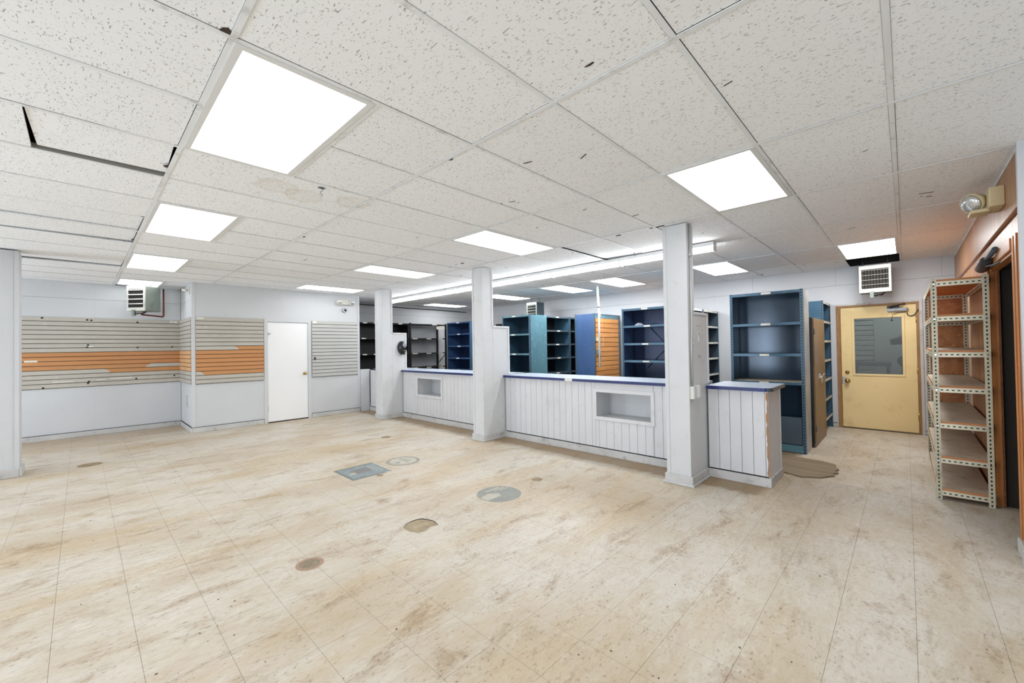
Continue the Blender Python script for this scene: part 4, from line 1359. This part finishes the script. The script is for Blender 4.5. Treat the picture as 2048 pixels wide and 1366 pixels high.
part('end_board', MB().box(PX0 + 0.01, PX1 - 0.01, PY1 + 0.004, PY1 + 0.012, 0.1, 1.9), 'osb', t)
for (xx, yy) in ((PX0 + 0.02, PY0 - 0.003), (PX1 - 0.02, PY0 - 0.003)):
    for z in (1.90, 1.59, 1.275, 0.965, 0.65, 0.345, 0.06):
        boxpiece('bolt', xx - 0.006, xx + 0.006, yy - 0.003, yy + 0.003, z - 0.006, z + 0.006, 'chrome', t)

# ================================================================ HEATERS


def heater(label, loc, w, d, h, rotz, fins, body, frame, nl=4, lt=0.004):
    t = thing('unit_heater', label, 'heater', loc, None, rotz)      # local: front at y=0, bottom z=0, x centred
    P_ = lambda n, mb, m, b=0.0: part(n, mb, m, t, b, True)
    P_('casing', MB().box(-w / 2, w / 2, 0.02, d, 0, h), body, 0.012)
    f = 0.03
    P_('front_frame', MB().box(-w / 2, w / 2, 0, 0.02, h - 0.06, h).box(-w / 2, w / 2, 0, 0.02, 0, 0.06).box(-w / 2, -w / 2 + f, 0, 0.02, 0.06, h - 0.06).box(w / 2 - f, w / 2, 0, 0.02, 0.06, h - 0.06), frame, 0.003)
    P_('opening', MB().box(-w / 2 + f, w / 2 - f, 0.012, 0.019, 0.06, h - 0.06), 'plenum')
    if fins:
        n = 9
        for k in range(n):
            x = -w / 2 + f + (w - 2 * f) * (k + 0.5) / n
            P_('fin', MB().box(x - 0.0028, x + 0.0028, 0.008, 0.012, 0.062, h - 0.062), 'fin')
    for k in range(nl):
        z = 0.06 + (h - 0.12) * (k + 0.85) / nl
        m_ = MB().loft([[(x, -0.012, z - 0.004 - lt), (x, 0.008, z + lt), (x, 0.009, z + lt - 0.004), (x, -0.011, z - 0.008 - lt)] for x in (-w / 2 + f, w / 2 - f)], True, 0, False)
        P_('louvre', m_, frame)
    P_('control_box', MB().box(-0.06, -0.015, -0.02, 0.03, -0.085, 0.02), 'heat', 0.004)
    P_('gas_valve', MB().tube([(-0.015, 0.01, -0.05), (0.03, 0.02, -0.035), (0.07, 0.06, -0.045), (0.1, 0.1, -0.01)], 0.01, 8).tube([(0.0, 0.03, -0.06), (0.06, 0.05, -0.03), (0.11, 0.09, -0.005)], 0.005, 6), 'cable')
    for x in (-w / 2 + 0.04, w / 2 - 0.04):
        P_('hanger', MB().tube([(x, d * 0.5, h), (x, d * 0.5, ZC - loc[2] + 0.05)], 0.006, 6), 'slate')
    return t


h1 = heater('green-grey unit heater with white louvres and copper pipe over long slatwall', (-9.635, 0.66, 2.135), 0.335, 0.31, 0.44, math.radians(40), False, 'heat', 'heatw', 4, 0.006)
heater('white-framed unit heater with dark coil above the yellow door', (-0.315, 8.2, 2.135), 0.365, 0.3, 0.41, 0, True, 'heat', 'heatw', 4, 0.0)
heater('small dark unit heater above the teal shelving at the back wall', (-6.755, 7.8, 2.12), 0.33, 0.3, 0.39, 0, False, 'slate', 'heat', 4)
t = solo('copper_pipe', MB().tube([(-9.86, 0.75, 2.09), (-9.98, 0.95, 2.08), (-10.07, 1.07, 2.075), (-10.075, 1.08, 2.10), (-10.075, 1.08, ZC - 0.02)], 0.014, 10), 'copper', 'brown copper pipe bending down beside the louvred heater', 'pipe', (-10.075, 1.08, 2.08))

# ================================================================ EMERGENCY LIGHTS, CAMERAS, DISPENSER
t = thing('emergency_light', 'twin-headed white emergency light on the closet wall', 'emergency light', (XB, 4.05, 2.44))
part('body', MB().box(XB, XB + 0.055, 3.945, 4.125, 2.395, 2.505), 'offwhite', t, 0.008)
for yy in (3.905, 4.165):
    hd = part('lamp_head', MB().lathe((XB + 0.01, yy, 2.455), (0.92, 0.2 if yy > 4 else -0.2, -0.3), [(0, 0.03), (0.02, 0.05), (0.06, 0.062), (0.075, 0.062)], 20), 'offwhite', t)
    ax_ = Vector((0.92, 0.2 if yy > 4 else -0.2, -0.3)).normalized()
    c_ = Vector((XB + 0.01, yy, 2.455)) + ax_ * 0.0755
    part('lens', MB().lathe(c_, ax_, [(0, 0.054), (0.008, 0.046), (0.013, 0.02), (0.014, 0.002)], 20), 'lens', hd)
t = thing('dome_camera', 'round grey dome camera under the twin emergency lamps', 'camera', (XB, 4.03, 2.27))
part('base', MB().lathe((XB, 4.03, 2.27), (1, 0, 0), [(0, 0.05), (0.02, 0.05), (0.035, 0.042)], 20), 'silver', t)
part('dome', MB().lathe((XB + 0.034, 4.045, 2.275), (1, 0.2, 0.1), [(0, 0.028), (0.012, 0.022), (0.018, 0.004)], 16), 'plastic', t)
t = thing('bracket_camera', 'tiny white camera on bracket at the closet side wall', 'camera', (-9.25, 1.345, 2.5))
part('plate', MB().box(-9.2, -9.13, 1.32, 1.345, 2.44, 2.56), 'offwhite', t)
part('body', MB().tube([(-9.18, 1.31, 2.5), (-9.25, 1.25, 2.51)], 0.022, 10), 'offwhite', t)
part('lens', MB().tube([(-9.25, 1.25, 2.51), (-9.27, 1.235, 2.513)], 0.02, 10), 'plastic', t)
t = thing('emergency_light', 'beige single-lamp emergency light high on the wood-panelled wall', 'emergency light', (XR, 4.75, 2.42))
part('body', MB().box(XR - 0.075, XR, 4.52, 4.78, 2.36, 2.5), 'beige', t, 0.006)
part('arm', MB().box(XR - 0.16, XR - 0.06, 4.62, 4.8, 2.35, 2.375), 'beige', t, 0.006)
av = Vector((-0.62, -0.62, -0.35)).normalized()
hd = part('lamp_head', MB().lathe((XR - 0.09, 4.75, 2.47), av, [(0, 0.03), (0.03, 0.06), (0.07, 0.075), (0.09, 0.075)], 24), 'beige', t)
part('lens', MB().lathe(Vector((XR - 0.09, 4.75, 2.47)) + av * 0.0905, av, [(0, 0.069), (0.012, 0.06), (0.022, 0.03), (0.024, 0.002)], 24), 'lens', hd)

t = thing('wall_dispenser', 'black and silver oval dispenser on the column wing', 'dispenser', (-7.553, 4.59, 1.42))


def ell(cy, cz, ry, rz, x0, x1, bulge, n=24):
    return [[(x, cy + ry * s_ * math.cos(2 * math.pi * k / n), cz + rz * s_ * math.sin(2 * math.pi * k / n)) for k in range(n)] for x, s_ in ((x0, 1.0), (x0 + (x1 - x0) * 0.6, 0.97), (x1, 0.8), (x1 + bulge, 0.4))]


part('back_shell', MB().loft(ell(4.595, 1.43, 0.092, 0.135, -7.565, -7.47, 0.012)), 'plastic', t)
part('silver_cover', MB().loft(ell(4.61, 1.482, 0.045, 0.062, -7.49, -7.435, 0.006)), 'silver', t)
part('badge', MB().box(-7.475, -7.45, 4.585, 4.63, 1.36, 1.375), 'silver', t)
part('spout', MB().box(-7.54, -7.47, 4.56, 4.63, 1.285, 1.31), 'plastic', t, 0.006)

# ================================================================ MAT, DECALS, DEBRIS
edge = [(-1.45, 5.32), (-0.98, 5.235), (-0.82, 5.17), (-0.66, 5.26), (-0.60, 5.36), (-0.565, 5.42), (-0.585, 5.50), (-0.545, 5.55), (-0.58, 5.62), (-0.555, 5.70), (-0.585, 5.78), (-0.60, 5.90), (-0.74, 5.985), (-0.95, 6.01), (-1.2, 6.02), (-1.45, 6.05)]
solo('floor_mat', MB().prism(edge, 0.0005, 0.016), 'mat', 'ragged brown mat on the floor beyond the short counter', 'mat', (-1.0, 5.6, 0.0))

M['decal_grey'] = cover_mat('decal_grey', (srgb(128, 127, 116), srgb(144, 142, 130)), 14)
M['decal_pale'] = cover_mat('decal_pale', (srgb(180, 175, 160), srgb(168, 163, 149)), 12)
t = thing('floor_poster', 'worn blue-grey rectangular poster stuck to the floor', 'floor decal', (-4.57, 2.24, 0.0))
part('sheet', MB().prism([(-4.305, 2.01), (-4.31, 2.40), (-4.335, 2.43), (-4.31, 2.475), (-4.825, 2.49), (-4.815, 2.012)], 0.0003, 0.0011), cover_mat('poster_print', (srgb(116, 126, 126), srgb(130, 144, 148), srgb(100, 108, 106)), 9), t)
part('border', MB().box(-4.815, -4.31, 2.014, 2.045, 0.0011, 0.0013).box(-4.815, -4.78, 2.045, 2.48, 0.0011, 0.0013).box(-4.34, -4.31, 2.045, 2.39, 0.0011, 0.0013), cover_mat('poster_border', (srgb(98, 106, 102), srgb(114, 122, 118)), 15), t)
part('white_patch', MB().prism([(-4.55, 2.07), (-4.5, 2.07), (-4.51, 2.16), (-4.58, 2.15)], 0.0011, 0.0013), 'decal_pale', t)
part('pale_lines', MB().box(-4.72, -4.44, 2.37, 2.382, 0.0011, 0.0013).box(-4.7, -4.42, 2.42, 2.432, 0.0011, 0.0013), 'decal_pale', t)
part('figure', MB().prism([(-4.66, 2.14), (-4.5, 2.16), (-4.5, 2.3), (-4.56, 2.36), (-4.68, 2.34)], 0.0011, 0.0013), cover_mat('poster_figure', (srgb(108, 105, 106), srgb(122, 118, 116)), 12), t)


def ring(cx, cy, r0, r1, z0, z1, n=40):
    m_ = MB()
    for k in range(n):
        a, b_ = 2 * math.pi * k / n, 2 * math.pi * (k + 1) / n
        m_.prism([(cx + r0 * math.cos(a), cy + r0 * math.sin(a)), (cx + r1 * math.cos(a), cy + r1 * math.sin(a)), (cx + r1 * math.cos(b_), cy + r1 * math.sin(b_)), (cx + r0 * math.cos(b_), cy + r0 * math.sin(b_))], z0, z1)
    return m_


def disc(cx, cy, r, z0, z1, n=40, j=0.0):
    return MB().prism([(cx + r * math.cos(2 * math.pi * k / n) * (1 + random.uniform(-j, j)), cy + r * math.sin(2 * math.pi * k / n) * (1 + random.uniform(-j, j))) for k in range(n)], z0, z1)


M['decal_disc'] = cover_mat('decal_disc', (srgb(138, 139, 130), srgb(126, 128, 122), srgb(148, 148, 143)), 8)
t = thing('floor_decal', 'pale round floor decal with dark grey ring', 'floor decal', (-4.585, 2.79, 0))
part('face', disc(-4.585, 2.79, 0.165, 0.0003, 0.0009), 'decal_pale', t)
part('rim', ring(-4.585, 2.79, 0.165, 0.205, 0.0003, 0.0011), 'decal_grey', t)
part('print', MB().box(-4.70, -4.5, 2.80, 2.825, 0.0009, 0.0011).box(-4.66, -4.5, 2.85, 2.865, 0.0009, 0.0011).prism([(-4.56 + 0.035 * math.cos(k * .52), 2.70 + 0.035 * math.sin(k * .52)) for k in range(12)], 0.0009, 0.0011), 'decal_grey', t)
t = thing('floor_decal', 'solid grey round floor decal with faded white patch', 'floor decal', (-2.85, 2.77, 0))
part('face', disc(-2.85, 2.77, 0.213, 0.0003, 0.0009), 'decal_disc', t)
part('pale_patch', MB().prism([(-2.80, 2.575), (-2.90, 2.575), (-2.925, 2.70), (-2.86, 2.775), (-2.795, 2.745), (-2.80, 2.65)], 0.0009, 0.0011), 'decal_pale', t)
part('print', MB().box(-2.99, -2.97, 2.72, 2.9, 0.0009, 0.0011).box(-2.955, -2.935, 2.8, 2.93, 0.0009, 0.0011).box(-2.92, -2.905, 2.84, 2.95, 0.0009, 0.0011), 'decal_pale', t)
M['decal_red'] = cover_mat('decal_red', (srgb(152, 124, 102), srgb(164, 134, 112), srgb(124, 108, 88)), 40)
M['decal_core'] = cover_mat('decal_core', (srgb(138, 124, 100), srgb(116, 104, 82)), 30)
t = thing('floor_decal', 'small round reddish worn decal on the floor', 'floor decal', (-2.865, 1.04, 0))
part('rim', ring(-2.865, 1.04, 0.062, 0.085, 0.0003, 0.0011), 'decal_red', t)
part('face', disc(-2.865, 1.04, 0.062, 0.0003, 0.0009), 'decal_core', t)
M['decal_brown'] = cover_mat('decal_brown', (srgb(150, 130, 100), srgb(128, 106, 76)), 20)
for (xx, yy, r, lab) in ((-7.5, 0.08, 0.12, 'brown round worn spot on floor in front of the long slatwall'), (-6.02, 3.36, 0.075, 'brown round worn spot on floor before the small-niche counter'), (-2.85, 3.335, 0.06, 'brown round worn spot on floor near the long counter'), (-4.26, 2.30, 0.04, 'tiny brown worn spot beside the floor poster')):
    solo('floor_spot', disc(0, 0, r, 0.0003, 0.0009, 16, 0.12) if False else disc(xx, yy, r, 0.0003, 0.0009, 16, 0.12), 'decal_brown', lab, 'floor decal', (xx, yy, 0))
# loose dirt
mb = MB()
for k in range(330):
    d_ = random.uniform(1.6, 6.5)
    r_ = random.uniform(-1.15, 1.15) * d_
    x, y = -0.6906 * d_ + 0.7232 * r_, 0.7232 * d_ + 0.6906 * r_
    if not (XB + 0.2 < x < 0.1 and -0.6 < y < 4.05):
        continue
    s_ = random.choice((0.0012, 0.0016, 0.002, 0.003))
    a = random.uniform(0, 3.14)
    e_ = random.uniform(1, 2.4)
    pl = []
    for q in range(5):
        b_ = q * 1.2566
        u, v = s_ * e_ * math.cos(b_), s_ * math.sin(b_)
        pl.append((x + u * math.cos(a) - v * math.sin(a), y + u * math.sin(a) + v * math.cos(a)))
    mb.prism(pl, 0.0002, 0.0002 + s_ * 0.6)
o = obj('dirt', mb.mesh('dirt'), 'debris', None)
o['kind'] = 'stuff'
tag(o, 'dark crumbs of dirt scattered over the beige floor', 'dirt')

# ================================================================ SMALL THINGS
t = thing('ceiling_hook', 'small wire S hook hanging from clip by stained tile', 'hook', (-3.135, 1.247, ZC - 0.002))
part('clip', MB().box(-3.148, -3.122, 1.225, 1.27, ZC - 0.003, ZC - 0.0005), 'slate', t)
part('hook', MB().tube([(-3.135, 1.247 + 0.008 * math.sin(q * 1.05), ZC - 0.003 - 0.007 * q) for q in range(8)], 0.0018, 6), 'cable', t)
for (xx, yy, lab) in ((-2.53, 4.98, 'tiny ceiling hook by the conduit column strip light'), (-6.6, 5.0, 'tiny ceiling hook by the far strip lights')):
    solo('ceiling_hook', MB().tube([(xx, yy, ZC - 0.001), (xx, yy, ZC - 0.05), (xx + 0.01, yy, ZC - 0.06), (xx + 0.02, yy, ZC - 0.05)], 0.003, 6), 'slate', lab, 'hook', (xx, yy, ZC - 0.05))
solo('wall_pipe', MB().tube([(0.235, 8.625, 2.0), (0.235, 8.625, 0.3), (0.235, 8.6, 0.15), (0.245, 8.58, 0.09), (0.23, 8.57, 0.06), (0.24, 8.58, 0.1)], 0.012, 8), 'cable', 'dark thin pipe down the wall right of the yellow door', 'pipe', (0.235, 8.63, 0.06))
solo('wall_cable', MB().tube([(XL + 0.03, 4.6, 2.56), (XL + 0.03, 5.6, 2.56), (XL + 0.035, 6.4, 2.54), (XL + 0.03, 7.2, 2.545), (XL + 0.03, 8.5, 2.53)], 0.012, 8), 'cable', 'dark cable strung along the left wall above black rack', 'cable', (XL + 0.03, 6.5, 2.5))
solo('cloth_scrap', MB().loft([[(-3.3 + 0.09 * math.cos(k * 0.7) * s_, 6.62 + 0.05 * math.sin(k * 0.7) * s_, 1.737 + z_) for k in range(9)] for s_, z_ in ((1, 0), (0.8, 0.02), (0.3, 0.045))]), 'top', 'crumpled pale blue scrap on upper blue shelf', 'scrap', (-3.3, 6.62, 1.737))

# beyond the glazed door: shutter slats and a red-topped machine on a stand
t = thing('roller_shutter', 'grey slatted roller shutter seen through the door glass', 'shutter', (-0.9, 10.8, 0))
for k in range(24):
    boxpiece('slat', -2.1, -0.45, 10.80, 10.84, 0.02 + k * 0.1, 0.11 + k * 0.1, 'garage', t, 0.012)
t = thing('bench_machine', 'dark pedestal machine with red top seen through the door glass', 'machine', (0.0, 10.0, 0))
part('pedestal', MB().tube([(-0.02, 10.0, 0.03), (-0.02, 10.0, 0.9), (0.0, 10.0, 1.3)], [0.1, 0.05, 0.05], 10).lathe((-0.02, 10.0, 0), (0, 0, 1), [(0, 0.2), (0.03, 0.2), (0.04, 0.1)], 16), 'slate', t)
part('head', MB().tube([(-0.2, 10.0, 1.38), (0.0, 10.0, 1.42), (0.1, 10.0, 1.4)], [0.05, 0.08, 0.06], 12), 'black', t)
part('cap', MB().lathe((0.0, 10.0, 1.46), (0, 0, 1), [(0, 0.09), (0.03, 0.08), (0.06, 0.04)], 14), 'red', t)
part('wheel', MB().lathe((-0.02, 9.9, 1.05), (0, -1, 0), [(0, 0.1), (0.02, 0.1), (0.03, 0.08), (0.02, 0.07)], 18), 'black', t)
t = thing('bench', 'low dark bench beside the machine beyond the door glass', 'bench', (-0.5, 10.1, 0))
part('top', MB().box(-0.75, -0.2, 9.9, 10.4, 0.95, 1.02), 'slate', t)
for xx in (-0.72, -0.26):
    for yy in (9.93, 10.33):
        part('leg', MB().box(xx, xx + 0.04, yy, yy + 0.04, 0, 0.95), 'slate', t)
